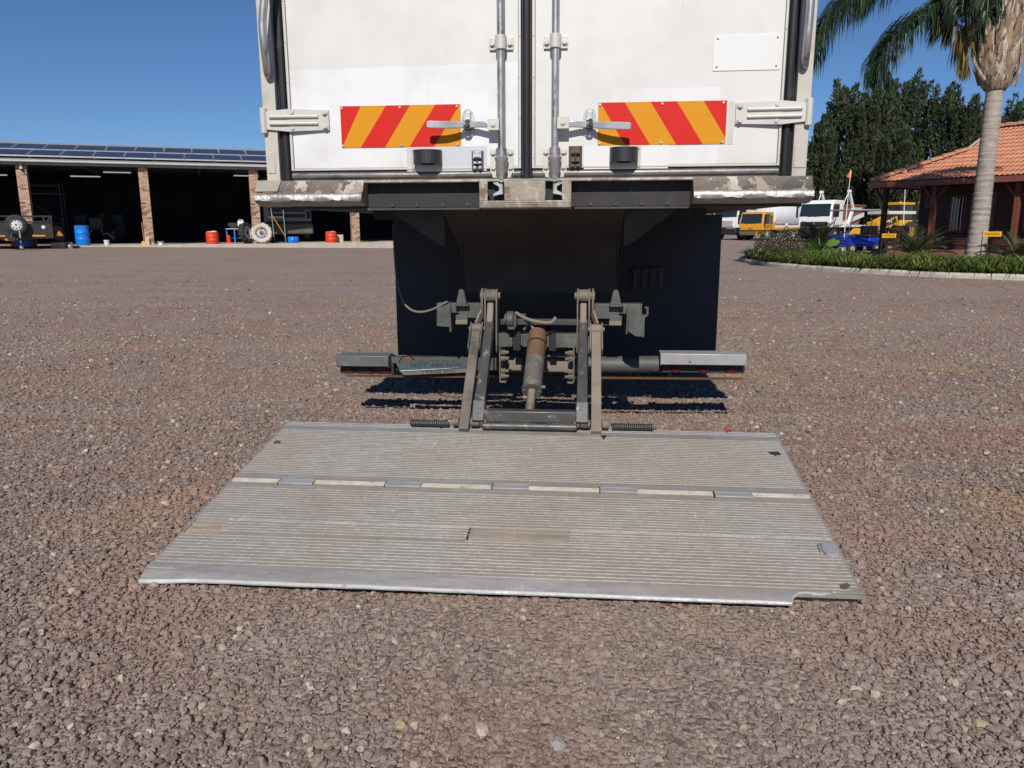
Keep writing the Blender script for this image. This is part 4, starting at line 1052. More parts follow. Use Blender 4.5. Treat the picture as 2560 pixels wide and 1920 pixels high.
M['scaf'] = pm('blue_grey_scaffold', (.055,.085,.125), .5, .2)
M['cab_grey'] = pm('grey_cab_paint', (.20,.205,.21), .5, 0, .1, 2)
M['cab_grille'] = pm('dark_grille', (.025,.025,.025), .7)
M['bumper_dusty'] = pm('dusty_bumper', (.10,.09,.075), .8, 0, .15, 4)
M['tractor'] = pm('dark_green_tractor', (.018,.026,.018), .6)
PHI = math.atan(.40); WA = 44.0
dd = ray(76, 612); wu = dd.x/dd.y; wX = wu*WA/(1-.4*wu); wY = WA+.4*wX
SLAB = .42
WS = thing('workshop', 'long open-fronted workshop with brick pillars and solar panels on its roof', 'workshop', (wX, wY, 0), PHI)
WM = Matrix.Translation((wX, wY, 0)) @ Matrix.Rotation(PHI, 4, 'Z'); WI = WM.inverted()
def wl(px, n, z=SLAB):
    """point under photograph column px at depth n inside the workshop front, in workshop coordinates"""
    d = ray(px, 590); q = WI.to_3x3() @ Vector((d.x, d.y, 0)); c = WI @ Vector((0,0,0))
    k = (n - c.y)/q.y; return Vector((c.x+q.x*k, n, z))
EAVE = 4.10; E0, E1 = -10.4, 26.0; DEP = 12.0
b = MB(); b.box(E0, E1, -.35, DEP, -.3, SLAB); b.build('slab', M['slab'], WS, bevel=.02)
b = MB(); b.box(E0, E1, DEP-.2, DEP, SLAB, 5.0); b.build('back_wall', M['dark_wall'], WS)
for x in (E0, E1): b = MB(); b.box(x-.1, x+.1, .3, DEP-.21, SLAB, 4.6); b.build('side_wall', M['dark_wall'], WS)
tanp = math.tan(R_(12.0))
def rz_(n): return EAVE+.12+tanp*n
b = MB(); b.prism([(E0-.3,-.25,rz_(-.25)),(E0-.3,6,rz_(6)),(E0-.3,DEP+.3,rz_(-.3)),(E0-.3,DEP+.3,rz_(-.3)-.05),(E0-.3,6,rz_(6)-.05),(E0-.3,-.25,rz_(-.25)-.05)], (E1-E0+.6,0,0))
RF = b.build('roof', M['galv_roof'], WS, smooth=None)
b = MB(); b.box(E0-.3, E1+.3, -.36, -.27, rz_(-.25)-.085, rz_(-.25)-.01); b.build('gutter', M['gutter'], WS, bevel=.02)
b = MB(); b.box(E0, E1, .02, .12, EAVE-.12, EAVE+.02); b.build('eave_beam', M['galv_roof'], WS)
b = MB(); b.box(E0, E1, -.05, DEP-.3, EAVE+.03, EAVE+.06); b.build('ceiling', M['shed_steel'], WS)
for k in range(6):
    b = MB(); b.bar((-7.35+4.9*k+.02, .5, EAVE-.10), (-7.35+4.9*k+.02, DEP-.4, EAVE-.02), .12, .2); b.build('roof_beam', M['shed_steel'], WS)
# solar panels in two rows
pmesh = MB(); pmesh.box(-.62,.62,-.95,.95,-.02,.015); pme = pmesh.mesh('solar_panel', M['panel'])
fr = MB()
for q in ((-.64,.64,-.97,-.95),(-.64,.64,.95,.97),(-.63,-.62,-.95,.95),(.62,.63,-.95,.95)): fr.box(q[0],q[1],q[2],q[3],-.04,.02)
fme = fr.mesh('panel_frame', M['panel_frame'])
for r_, n0 in ((0, 1.05), (1, 3.2)):
    for k in range(27):
        e = E0+.9+1.30*k + (.35 if r_ else 0)
        mw = Matrix.Translation((e, n0, rz_(n0)+.14)) @ Matrix.Rotation(math.atan(tanp), 4, 'X')
        o_ = link('solar_panel', pme, RF, mw=mw); link('panel_frame', fme, o_) if False else link('panel_frame', fme, RF, mw=mw)
# brick pillars: courses of single bricks
def pillar(e):
    b = MB(); b.box(e-.185, e+.185, .015, .385, SLAB, EAVE-.10); P_ = b.build('pillar', M['mortar'], WS)
    b = MB(); z = SLAB+.006; r_ = 0
    while z < EAVE-.17:
        x0s = [(-.2,.0),( .011,.2)] if r_ % 2 == 0 else [(-.2,-.104),(-.093,.093),(.104,.2)]
        for a, c in x0s:
            j = random.uniform(-.004,.004); b.box(e+a, e+c, -.0+j, .11, z, z+.073)
            b.box(e+a, e+c, .29, .4+j, z, z+.073)
        for s_ in (-1, 1):
            b.box(e+s_*.2-(.0 if s_ > 0 else -.0), e+s_*.09, .121, .279, z, z+.073)
        z += .085; r_ += 1
    b.build('brickwork', M['brickrow'], P_, smooth=None, kind='stuff')
for k in range(-1, 6): pillar(4.9*k)
# fluorescent battens hanging inside
M['tube_light'] = pm('tube_light', (.85,.85,.85), .5)
tn_ = M['tube_light'].node_tree.nodes; bs_ = [n for n in tn_ if n.type == 'BSDF_PRINCIPLED'][0]
bs_.inputs['Emission Color'].default_value = (.9,.95,1,1); bs_.inputs['Emission Strength'].default_value = .30
for px, py, n, L_ in ((230,441,4.5,1.35),(309,431,5.5,1.3),(0,437,5.0,1.3),(626,439.5,5.2,1.3)):
    c = wl(px, n); wpos = WM @ c; q = at_y(px, py, wpos.y); h_ = q.z
    b = MB(); b.box(c.x-L_/2, c.x+L_/2, n-.04, n+.04, h_-.03, h_+.03); b.build('tube_light', M['tube_light'], WS, bevel=.01)
    b = MB(); b.box(c.x-L_/2, c.x+L_/2, n-.06, n+.06, h_+.032, h_+.06)
    for s_ in (-.4, .4): b.cyl((c.x+s_, n, h_+.06), (c.x+s_, n, EAVE+.03), .008, 6)
    b.build('light_batten', M['shed_steel'], WS)
# floodlight and cable on the first pillar
b = MB(); b.box(-.03,.09,-.13,-.04,3.78,4.02); b.build('floodlight', M['gutter'], WS, bevel=.01)
b = MB(); b.tube([(.03,-.05,3.8),(.12,-.03,3.62),(.215,.05,3.45),(.215,.08,2.5),(.215,.08,1.4)], .018, 6); b.build('cable', M['black'], WS)

# ------------------------------------------------------------------ things standing on the workshop floor
def wthing(name, label, cat, px, n, rz=0.0, group=None):
    p_ = WM @ wl(px, n); return thing(name, label, cat, (p_.x, p_.y, SLAB), PHI+rz, group)
def drum_prof(r, h):
    return [(r*.97,0),(r,.015),(r,h*.31),(r*1.025,h*.33),(r,h*.35),(r,h*.63),(r*1.025,h*.65),(r,h*.67),(r,h-.03),(r*1.02,h-.015),(r*.98,h)]
D_ = wthing('drum', 'tall blue plastic drum standing in the workshop opening', 'drum', 206, .15)
b = MB(); b.lathe(drum_prof(.30,.90), n=28); b.build('barrel', M['blue_plastic'], D_)
b = MB(); b.lathe([(.28,.90),(.29,.915),(.27,.905),(.05,.90)], n=24); b.build('lid', M['blue_plastic'], D_)
for px, lab in ((530.5, 'orange red cut-down drum with rags on top beside the workbench'), (828, 'orange red drum standing left of the right-hand brick pillar')):
    D_ = wthing('drum', lab, 'drum', px, .2, group='red drums on the workshop slab')
    b = MB(); b.lathe(drum_prof(.29,.58 if px < 600 else .54), n=26); b.build('barrel', M['red_paint'], D_)
    b = MB(); hh = .58 if px < 600 else .54
    b.blob((.08,-.02,hh+.01),.17,.15,.045,9,5); b.blob((-.12,.05,hh),.12,.1,.03,8,5); b.build('rag' if px < 600 else 'lid', M['white_plastic'] if px < 600 else M['rim_dusty'], D_)
D_ = wthing('drum', 'short blue half drum on the slab right of the mud-caked wheel', 'drum', 733, .1)
b = MB(); b.lathe([(.27,0),(.275,.01),(.275,.17),(.282,.18),(.275,.19),(.275,.32),(.268,.325),(.262,.03),(.01,.03)], n=26); b.build('barrel', M['blue_plastic'], D_)
b = MB(); b.box(-.02,.02,-.285,-.27,0,.32); b.build('seam', M['black'], D_)
B_ = wthing('bucket', 'small white bucket in front of the tractor', 'bucket', 265, .1)
b = MB(); b.lathe([(.095,0),(.10,.01),(.125,.235),(.13,.24),(.12,.235),(.09,.02),(.01,.02)], n=20); b.build('pail', M['white_plastic'], B_)
b = MB(); b.tube([(.125*math.cos(a),.0,.235+.0*a+.02-.09*math.sin(a)*0) if 0 else (.127*math.cos(a), -.127*math.sin(a), .225-.06*math.sin(a)) for a in [math.pi*i/10 for i in range(11)]], .004, 5); b.build('handle', M['rim_dusty'], B_)
B_ = wthing('bucket', 'low white tub at the foot of the second brick pillar', 'bucket', 400, -.15)
b = MB(); b.lathe([(.10,0),(.11,.01),(.085,.06),(.15,.14),(.155,.15),(.145,.145),(.02,.12)], n=18); b.build('pail', M['white_plastic'], B_)
b = MB(); b.lathe([(.157,.14),(.16,.148),(.16,.155),(.155,.158)], n=18); b.build('rim', M['rim_dusty'], B_)
# broom and yellow stand by the second pillar
B_ = wthing('broom', 'broom with an orange handle leaning on the second brick pillar', 'broom', 359, -.05)
b = MB(); b.cyl((0,0,.16),(-.03,.06,1.05),.016,8); b.build('handle', M['orange_stick'], B_)
b = MB(); b.prism([(-.14,-.04,0),(.14,-.04,0),(.10,-.02,.17),(-.10,-.02,.17)], (0,.07,0)); b.build('bristles', M['yellow_paint'], B_)
B_ = wthing('plank', 'pale board propped against the foot of the second pillar', 'board', 367, -.1)
b = MB(); b.box(-.09,.09,-.015,.015,0,.36); b.build('board', M['board'], B_, bevel=.004)
B_ = wthing('plank', 'pale board behind the right-hand red drum', 'board', 848, .5)
b = MB(); b.box(-.2,.2,-.015,.015,0,.40); b.build('board', M['board'], B_, bevel=.004)
# workbench with jerrycan and machine
B_ = wthing('workbench', 'small workbench with bright blue legs behind the red drum', 'workbench', 589, 1.0)
b = MB(); b.box(-.45,.45,-.25,.25,.70,.745); b.build('top', M['board'], B_, bevel=.005)
for sx_, sy_ in ((-.05,-.2),(-.40,.2),(.40,-.2),(.40,.2)): b = MB(); b.box(sx_-.03,sx_+.03,sy_-.03,sy_+.03,0,.70); b.build('leg', M['blue_plastic'], B_)
b = MB(); b.box(-.4,.4,-.02,.02,.25,.28); b.build('stretcher', M['blue_plastic'], B_)
p_ = WM @ wl(604, 1.0); J_ = thing('jerrycan', 'white jerrycan standing on the workbench', 'jerrycan', (p_.x, p_.y, SLAB+.745), PHI)
b = MB(); b.box(-.15,.15,-.11,.11,0,.37); b.build('body', M['white_plastic'], J_, bevel=.05, seg=3)
b = MB(); b.tube([(-.09,0,.36),(-.07,0,.43),(.05,0,.43),(.07,0,.36)], .016, 8); b.cyl((.11,0,.35),(.11,0,.41),.03,12); b.build('handle', M['white_plastic'], J_)
p_ = WM @ wl(584, 1.05); J_ = thing('bench_grinder', 'dark machine sitting on the workbench', 'machine', (p_.x, p_.y, SLAB+.745), PHI)
b = MB(); b.box(-.17,.17,-.1,.1,.05,.28); b.cyl((-.24,0,.17),(.24,0,.17),.07,14); b.build('body', M['cab_grille'], J_, bevel=.02)
b = MB(); b.box(-.14,.14,-.12,.12,0,.05); b.build('base', M['shed_steel'], J_)
J_ = wthing('trolley_jack', 'small red trolley jack beside the workbench leg', 'jack', 571, .9)
b = MB(); b.cyl((0,0,.06),(0,0,.38),.10,14); b.cyl((0,0,.38),(0,0,.42),.06,12); b.build('body', M['red_paint'], J_)
b = MB(); b.box(-.12,.30,-.12,.12,0,.06); b.build('base', M['red_paint'], J_, bevel=.01)
b = MB(); b.tube([(.1,0,.2),(.25,0,.3),(.4,0,.1)], .012, 6); b.build('hose', M['black'], J_)
# truck wheels propped at the third pillar
def lugged(mb, r, hw, n, mat_i=0):
    mb.lathe([(r*.58,-hw*.8),(r*.75,-hw),(r*.92,-hw*.97),(r*.965,-hw*.7),(r*.97,0),(r*.965,hw*.7),(r*.92,hw*.97),(r*.75,hw),(r*.58,hw*.8),(r*.55,0)], (0,0,0), 'y', 40, close=True)
    for k in range(n):
        for s_ in (-1, 1):
            a = 2*math.pi*(k+(.5 if s_ > 0 else 0))/n; c = Vector((math.cos(a),0,math.sin(a))); tt = Vector((-math.sin(a),0,math.cos(a)))
            p0 = c*r*.975+Vector((0,s_*hw*1.0,0)); p1 = c*r*.985+tt*(r*.10)+Vector((0,s_*hw*.05,0))
            mb.bar(p0, p1, r*.13, r*.055, up=c)
            mb.bar(c*r*.98+Vector((0,s_*hw*.98,0)), c*r*.86+Vector((0,s_*hw*1.0,0)), r*.12, hw*.10, up=tt)
    return mb
W1 = wthing('truck_wheel', 'mud-caked lugged wheel with a dusty rim facing out of the workshop', 'wheel', 654, .02)
W1.matrix_world = Matrix.Translation((W1.location.x, W1.location.y, SLAB+.50)) @ Matrix.Rotation(PHI-.10, 4, 'Z') @ Matrix.Rotation(R_(-16), 4, 'X')
b = lugged(MB(), .52, .15, 15); b.build('tyre', M['mud_tyre'], W1, smooth=30)
def rimmesh(r, hw, holes):
    b = MB(); b.lathe([(r*.60,-hw*.82),(r*.57,-hw*.90),(r*.53,-hw*.80),(r*.50,-hw*.2),(r*.44,.0),(r*.36,-hw*.35),(r*.22,-hw*.45),(r*.19,-hw*.28),(r*.02,-hw*.26)], (0,0,0), 'y', 32, cap0=False)
    for k in range(holes):
        a = 2*math.pi*k/holes; b.mat(1).cyl((r*.42*math.cos(a),-hw*.30,r*.42*math.sin(a)),(r*.42*math.cos(a),.0,r*.42*math.sin(a)),r*.055,8)
    b.mat(1).cyl((0,-hw*.60,0),(0,-hw*.29,0),r*.185,16)
    return b
rimmesh(.52,.15,8).build('rim', [M['rim_dusty'], M['black']], W1)
W2 = wthing('truck_wheel', 'dusty black lugged wheel leaning edge-on against the third pillar', 'wheel', 616, .12)
W2.matrix_world = Matrix.Translation((W2.location.x, W2.location.y, SLAB+.50)) @ Matrix.Rotation(R_(78), 4, 'Z') @ Matrix.Rotation(R_(-14), 4, 'X')
b = lugged(MB(), .51, .15, 15); b.build('tyre', M['tyre'], W2, smooth=30)
rimmesh(.51,.15,8).build('rim', [M['rim_dusty'], M['black']], W2)
# steel trestle with a yellow strut
B_ = wthing('engine_hoist', 'tubular steel hoist frame with a yellow strut beside the mud-caked wheel', 'hoist', 697, .8)
st = MB(); st.tube([(-.30,0,1.75),(-.22,0,.05)], .018, 8); st.tube([(.30,.1,1.72),(.34,.1,.05)], .018, 8); st.tube([(-.58,.1,1.7),(-.56,.1,.9)], .016, 8); st.build('upright', M['rim_dusty'], B_)
st = MB(); st.tube([(-.30,0,1.45),(.32,.1,.35)], .02, 8); st.build('strut', M['yellow_paint'], B_)
st = MB(); st.tube([(-.45,-.1,.06),(.75,-.1,.03)], .025, 8); st.tube([(-.45,.4,.06),(.75,.4,.03)], .025, 8); st.tube([(-.4,-.1,.06),(-.4,.4,.06)], .02, 8); st.build('base', M['cab_grille'], B_)
st = MB(); st.tube([(-.58,.1,1.3),(.3,.1,1.3)], .012, 6); st.build('crossbar', M['rim_dusty'], B_)
# scaffold tower in the shade
B_ = wthing('scaffold_tower', 'tall blue grey scaffold tower in the shade beside the first pillar', 'scaffold', 121, 5.6)
for x in (-.75, .75):
    for y in (0, 1.2): st = MB(); st.cyl((x,y,0),(x,y,3.1),.024,8); st.build('post', M['scaf'], B_)
for z in (2.95, 2.55, 1.05):
    for y in (0, 1.2): st = MB(); st.cyl((-.75,y,z),(.75,y,z),.02,8); st.build('rail', M['scaf'], B_)
for a, c in (((-.75,0,2.2),(.75,0,1.15)),((.75,0,.95),(.35,0,.55))): st = MB(); st.cyl(a, c, .02, 8); st.build('brace', M['scaf'], B_)
# tractor parked in the dark
B_ = wthing('tractor', 'dark tractor parked deep in the shaded workshop bay', 'tractor', 252, 6.0)
b = MB(); b.box(-.32,.32,-1.6,.4,.75,1.35); b.box(-.38,.38,.3,1.6,.6,1.2); b.build('body', M['tractor'], B_, bevel=.08)
for s_ in (-1, 1):
    b = MB(); b.sheet([(.1,1.05),(.2,1.45),(.6,1.70),(1.0,1.72),(1.4,1.5)], s_*.62, s_*1.12, .03); b.build('mudguard', M['tractor'], B_)
    Wt = lugged(MB(), .72, .24, 14); o_ = Wt.build('rear_wheel', M['tyre'], B_, smooth=30); o_.matrix_local = Matrix.Translation((s_*.92,.75,.72)) @ Matrix.Rotation(R_(90),4,'Z')
    b = MB(); b.lathe([(.2,-.1),(.36,-.11),(.38,0),(.36,.11),(.2,.1)], (s_*.72,-1.2,.38), 'x', 24); b.build('front_wheel', M['tyre'], B_)
    b = MB(); b.tube([(s_*.2,-1.5,.75),(s_*.32,-1.75,.45),(s_*.5,-1.8,.55),(s_*.75,-1.75,.25)], .02, 6); b.build('implement_arm', M['rim_dusty'], B_)
b = MB(); b.lathe([(.05,0),(.19,.01),(.2,.02),(.19,.03),(.05,.03)], (0,-.1,1.55), 'z', 20); b.cyl((0,-.3,1.2),(0,-.1,1.55),.02,8); b.build('steering_wheel', M['black'], B_)
b = MB(); b.box(-.22,.22,.75,1.2,1.2,1.3); b.box(-.22,.22,1.15,1.25,1.3,1.6); b.build('seat', M['black'], B_, bevel=.03)
# grey lorry cab inside the third bay
B_ = wthing('lorry', 'pale grey lorry cab nosing out of the shade in the third bay', 'lorry', 722, 3.4, rz=-.12)
b = MB(); b.box(-1.25,1.25,0,2.2,1.05,2.55); b.build('cab', M['cab_grey'], B_, bevel=.12, seg=3)
b = MB(); b.box(-1.12,1.12,-.015,.02,2.58,3.3); b.build('windscreen', glassmat('dark_glass_in'), B_)
b = MB(); b.box(-1.25,1.25,.02,2.2,2.56,3.4); b.build('roof', M['cab_grey'], B_, bevel=.1)
for z in (1.30, 1.62): b = MB(); b.prism([(-.95,-.02,z),(.88,-.02,z),(.95,-.02,z+.10),(.88,-.02,z+.2),(-.95,-.02,z+.2)], (0,.03,0)); b.build('grille', M['cab_grille'], B_)
for x in (-.95, .95): b = MB(); b.prism([(x-.2,-.02,2.0),(x+.2,-.02,2.0),(x+.2,-.02,2.2),(x,-.02,2.22)], (0,.03,0)); b.build('air_intake', M['cab_grille'], B_)
b = MB(); b.box(1.0,1.2,-.02,.02,1.25,1.65); b.build('headlight', M['cab_grille'], B_)
b = MB(); b.box(-1.28,1.32,-.22,.3,.42,1.02); b.build('bumper', M['bumper_dusty'], B_, bevel=.1, seg=3)
link('badge', text_mesh('SCANIA', .26, .004, M['cab_grille'], 'badge'), B_, mw=Matrix.Translation((0,-.012,2.08)) @ FACE @ Matrix.Diagonal((1.15,1,1,1)))
for x in (-1.0, 1.0): b = MB(); b.lathe([(.3,-.15),(.5,-.15),(.52,0),(.5,.15),(.3,.15)], (x,1.0,.52), 'x', 24); b.build('wheel', M['tyre'], B_)

# ------------------------------------------------------------------ black trailer on the left
tY = 32.0; dd = ray(41, 565); tX = dd.x/dd.y*tY; tz = gz(tX, tY)
TR = thing('utility_trailer', 'black utility trailer with a spare wheel on its front, cut off by the left edge', 'trailer', (tX, tY, tz), R_(30))
b = MB(); b.box(-1.30,1.28,.02,3.4,.42,1.04); b.build('body', M['trailer'], TR, bevel=.02)
b = MB()
for z in (1.10, 1.32): b.box(-1.30,1.28,.03,.08,z-.03,z+.03)
for x in (-1.27,-.2,.98,1.25): b.box(x-.03,x+.03,.03,.08,1.041,1.29)
b.prism([(.98,.04,1.0),(1.05,.04,1.0),(1.28,.04,1.33),(1.2,.04,1.33)], (0,.04,0))
b.build('rail', M['trailer'], TR)
b = MB(); b.box(1.30,1.62,.9,2.3,.30,.86); b.prism([(1.30,.25,.42),(1.62,.6,.42),(1.62,.6,.80),(1.45,.4,.98),(1.30,.25,.98)], (0,.5,0)); b.build('mudguard', M['trailer'], TR, bevel=.03)
b = MB(); b.lathe([(.18,-.09),(.30,-.10),(.34,-.07),(.345,0),(.34,.07),(.30,.10),(.18,.09)], (1.44,1.5,.345), 'x', 24); b.build('wheel', M['tyre'], TR)
SW = MB(); SW.lathe([(.20,-.10),(.24,-.115),(.34,-.11),(.395,-.075),(.405,0),(.395,.075),(.34,.11),(.24,.115),(.20,.10)], (0,-.16,.98), 'y', 32, close=True)
SWo = SW.build('spare_wheel', M['tyre'], TR)
b = MB(); b.lathe([(.235,-.09),(.225,-.105),(.21,-.08),(.19,-.05),(.12,-.075),(.03,-.07)], (0,-.17,.98), 'y', 28, cap0=False)
for k in range(8): a = 2*math.pi*k/8; b.mat(1).cyl((.145*math.cos(a),-.245,.98+.145*math.sin(a)),(.145*math.cos(a),-.225,.98+.145*math.sin(a)),.022,8)
b.cyl((0,-.25,.98),(0,-.22,.98),.035,10); b.build('rim', [M['rim_white'], M['black']], SWo)
for x0, x1 in ((-1.1,-.42),(.52,.98)): b = MB(); b.box(x0,x1,-.012,.018,.50,.565); b.build('reflector', M['amber'], TR, bevel=.01)
b = MB(); b.bar((-.42,-.5,.40),(-.12,-.62,.36),.02,.07); b.build('reflector', M['amber'], TR)
b = MB(); b.prism([(1.33,.215,.52),(1.63,.3,.52),(1.48,.25,.74)], (0,.03,0)); b.build('warning_triangle', M['amber'], TR)
b = MB(); b.lathe([(.01,-.02),(.07,-.015),(.075,0),(.075,.02)], (.94,0,.88), 'y', 16); b.build('marker_lamp', M['rim_white'], TR)
b = MB(); b.bar((-.55,.1,.42),(0,-1.3,.42),.09,.09); b.bar((.55,.1,.42),(0,-1.3,.42),.09,.09); b.build('drawbar', M['trailer'], TR)
b = MB(); b.cyl((.12,-.9,.02),(.12,-.9,.75),.03,10); b.cyl((.06,-.9,.09),(.18,-.9,.09),.09,14); b.build('jockey_wheel', M['rim_dusty'], TR)
b = MB(); b.bar((-.12,-.05,.95),(-.22,-.4,.42),.04,.04); b.bar((.05,-.05,.7),(.06,-.4,.42),.04,.04); b.build('wheel_bracket', M['trailer'], TR)
X_ = at_z(34, 622, .35); X_ = thing('crate', 'low blue crate with an orange end under the trailer', 'crate', (X_.x, X_.y+.6, gz(X_.x, X_.y)), .1)
b = MB(); b.box(-.22,.40,-.2,.2,0,.30); b.build('body', M['blue_plastic'], X_, bevel=.02); b = MB(); b.box(-.36,-.225,-.2,.2,.02,.24); b.build('end_panel', M['red_paint'], X_, bevel=.01)
p_ = Vector((tX+.75, tY+1.6, gz(tX+.75, tY))); X_ = thing('cardboard_box', 'plain brown box under the trailer', 'box', p_, .1)
b = MB(); b.box(-.28,.28,-.2,.2,0,.26); b.build('carton', M['board'], X_, bevel=.01); b = MB(); b.box(-.28,.28,-.03,.03,.261,.264); b.build('tape', M['gutter'], X_)
p_ = Vector((tX+1.18, tY+1.6, gz(tX+1.2, tY))); X_ = thing('tin_can', 'shiny tin beside the brown box under the trailer', 'tin', p_, 0)
b = MB(); b.lathe([(.12,0),(.125,.01),(.125,.12),(.13,.13),(.125,.14),(.125,.25),(.12,.26)], n=18); b.build('can', M['chrome'], X_); b = MB(); b.lathe([(.118,.262),(.124,.268),(.11,.265),(.01,.264)], n=18); b.build('lid', M['chrome'], X_)
# ------------------------------------------------------------------ right-hand side: kerbed bed
M['kerb'] = pm('concrete_kerb', (.44,.40,.34), .9, 0, .12, 4, [((.30,.26,.21), 6, .55, .72), ((.52,.48,.42), 9, .6, .75)], rnd=.10, bump=.2, bs=30)
M['soil'] = pm('bed_soil', (.085,.06,.04), .95, 0, .3, 5, [((.16,.11,.07), 7, .55, .7)], bump=.4, bs=14)
kpx = [(1846,650),(1866,657),(1895,662),(1925,666),(1985,671),(2080,678.5),(2180,684.5),(2280,690),(2380,694.5),(2480,698),(2580,702),(2760,709)]
KP = [at_z(px, py, 0) for px, py in kpx]
back = [Vector((8.1,27.6,0)), Vector((9.2,30.5,0)), Vector((11.0,32.5,0))]
path = [Vector((p.x, p.y, 0)) for p in reversed(back)] + [Vector((p.x, p.y, 0)) for p in KP]
path = spl(path, 10)
KB = link('kerb', None, None, (0,0,0), label='pale concrete kerb stones edging the planting bed', kind='structure')
acc = 0; cur = [path[0]]; stones = []
for a, c in zip(path[:-1], path[1:]):
    L_ = (c-a).length
    while acc + L_ > .92:
        f_ = (.92-acc)/L_; q = a.lerp(c, f_); cur.append(q); stones.append(cur); cur = [q]; a = q; L_ = (c-a).length; acc = 0
    acc += L_; cur.append(c)
for s_ in stones:
    p0, p1 = s_[0], s_[-1]; d = (p1-p0).normalized(); nrm = Vector((-d.y, d.x, 0))     # towards the bed
    if nrm.x < 0 and nrm.y < 0: nrm = -nrm
    b = MB(); g_ = d*.006; pr = [(0,-.08),(0,.075),(.035,.115),(.15,.118),(.15,-.08)]
    tilt = random.uniform(-.008,.008)
    vs = []
    for e_ in (p0+g_, p1-g_):
        for n_, z_ in pr: q = e_+nrm*n_; vs.append((q.x, q.y, z_+(tilt if z_ > 0 else 0)))
    b.add(vs, [(0,1,2,3,4),(9,8,7,6,5)]+[(i,(i+1)%5,5+(i+1)%5,5+i) for i in range(5)]); b.build('kerb_stone', M['kerb'], KB, bevel=.012)
poly = [(p.x+.05, p.y+.02, .055) for p in path] + [(24,8,.055),(24,32.5,.055)]
b = MB(); b.add(poly, [tuple(range(len(poly)))]); b.build('bed_soil', M['soil'], smooth=None, label='dark soil of the planting bed', kind='structure')

# ------------------------------------------------------------------ tiled building
M['tile'] = pm('terracotta_tile', (.53,.225,.13), .75, 0, .12, 6, [((.36,.13,.075), 5, .60, .75)], rnd=.10)
M['wood_dark'] = pm('dark_red_timber', (.050,.018,.013), .6, 0, .25, 5, stretch=(1,1,.2))
M['wood_red'] = pm('red_brown_timber', (.155,.045,.022), .55, 0, .2, 6, stretch=(1,1,.2))
M['fascia'] = pm('fascia_paint', (.20,.065,.045), .55, 0, .15, 3)
M['ridge'] = pm('ridge_tile', (.40,.175,.105), .8, 0, .15, 5, [((.28,.19,.14), 6, .55, .72)], rnd=.08)
M['deck_brick'] = pm('brick_step', (.21,.095,.06), .85, 0, .2, 6)
M['glass'] = glassmat('window_glass')
M['white_bar'] = pm('white_paint', (.70,.70,.70), .5)
bx, by = 12.75, 27.9; eaxis = math.atan2(-.838, .546)
BL = thing('tiled_building', 'dark timber building with an orange clay tile roof behind the palm', 'building', (bx, by, 0), eaxis)
ZE = 2.66; TP = math.tan(R_(25.5)); DR = 3.85; SL = math.cos(R_(25.5)); EL = 9.0
def rp_(e, n, up=0.0): return Vector((e, n, ZE+TP*n+up/SL))
b = MB(); b.add([rp_(0,0,-.05),rp_(EL,0,-.05),rp_(EL,DR,-.05),rp_(2,DR,-.05),rp_(2,2,-.05)], [(0,1,2,3,4)])
b.add([rp_(0,0,-.05),rp_(2,2,-.05),(2,5.7,ZE+TP*2-.05),(0,7.7,ZE-.05)], [(0,1,2,3)])
b.add([(2,2,ZE+TP*2-.05),(2,5.7,ZE+TP*2-.05),(2,DR,ZE+TP*DR-.05)], [(0,1,2)]); b.add([(0,7.7,ZE-.05),(2,5.7,ZE+TP*2-.05),(2,DR,ZE+TP*DR-.05),(EL,DR,ZE+TP*DR-.05),(EL,7.7,ZE-.05)], [(0,1,2,3,4)])
ROOF = b.build('roof', M['wood_dark'], BL, smooth=None, fix=False)
# one roof tile: two rolls wide, open underneath, raised at its lower end
TW, TL = .305, .335; cs_ = []
for i in range(13):
    u = i/12; cs_.append((u*TW, .030*abs(math.sin(math.pi*u*2))**.7*(1 if True else 0)))
tb = MB(); vs = []
for yy, lift in ((0,.028),(TL+.05,.0)):
    for x, z in cs_: vs.append((x, yy, z+lift))
for x, z in cs_: vs.append((x, 0, z+.028-.016))
n_ = len(cs_)
tb.add(vs, [(i,i+1,n_+i+1,n_+i) for i in range(n_-1)] + [(2*n_+i,2*n_+i+1,i+1,i) for i in range(n_-1)])
TMe = tb.mesh('roof_tile', M['tile'], smooth=50, fix=False)
rot = Matrix.Rotation(math.atan(TP), 4, 'X'); rest = MB(); cnt = 0
rows = int(DR/SL/TL)+1
for r_ in range(rows):
    n0 = r_*TL*SL - .04
    for k in range(30):
        e0 = k*TW + (TW/2 if r_ % 2 else 0) - .1
        lim = min(n0+.1, 2.0)
        if e0 < lim-.15 or e0 > EL-.3 or n0 > DR-.12: continue
        mw = Matrix.Translation(rp_(e0, n0, random.uniform(0,.004))) @ rot
        if cnt < 298 and e0 < 8.2: link('roof_tile', TMe, ROOF, mw=mw); cnt += 1
        else: rest.add([mw @ Vector(v) for v in tb.v], tb.f)
if rest.v: rest.build('roof_tiles', M['tile'], ROOF, smooth=50, fix=False, kind='stuff')
def caps(p, q, n, w_=.15):
    p = Vector(p); q = Vector(q)
    for k in range(n):
        a = p.lerp(q, k/n); c = p.lerp(q, (k+1.12)/n); d = (c-a).normalized(); sd_ = d.cross(Vector((0,0,1))).normalized(); up = sd_.cross(d)
        if up.z < 0: up = -up
        b = MB(); vs = []
        for e_, sc_, lf in ((a,1.12,.035),(c,.95,.012)):
            for i in range(7):
                t_ = math.pi*i/6; vs.append(e_+sd_*(w_*sc_*math.cos(t_))+up*(w_*sc_*.75*math.sin(t_)+lf))
        b.add(vs, [(i,i+1,8+i,7+i) for i in range(6)]+[tuple(range(7)), tuple(range(13,6,-1))]); b.build('ridge_cap', M['ridge'], ROOF, smooth=50)
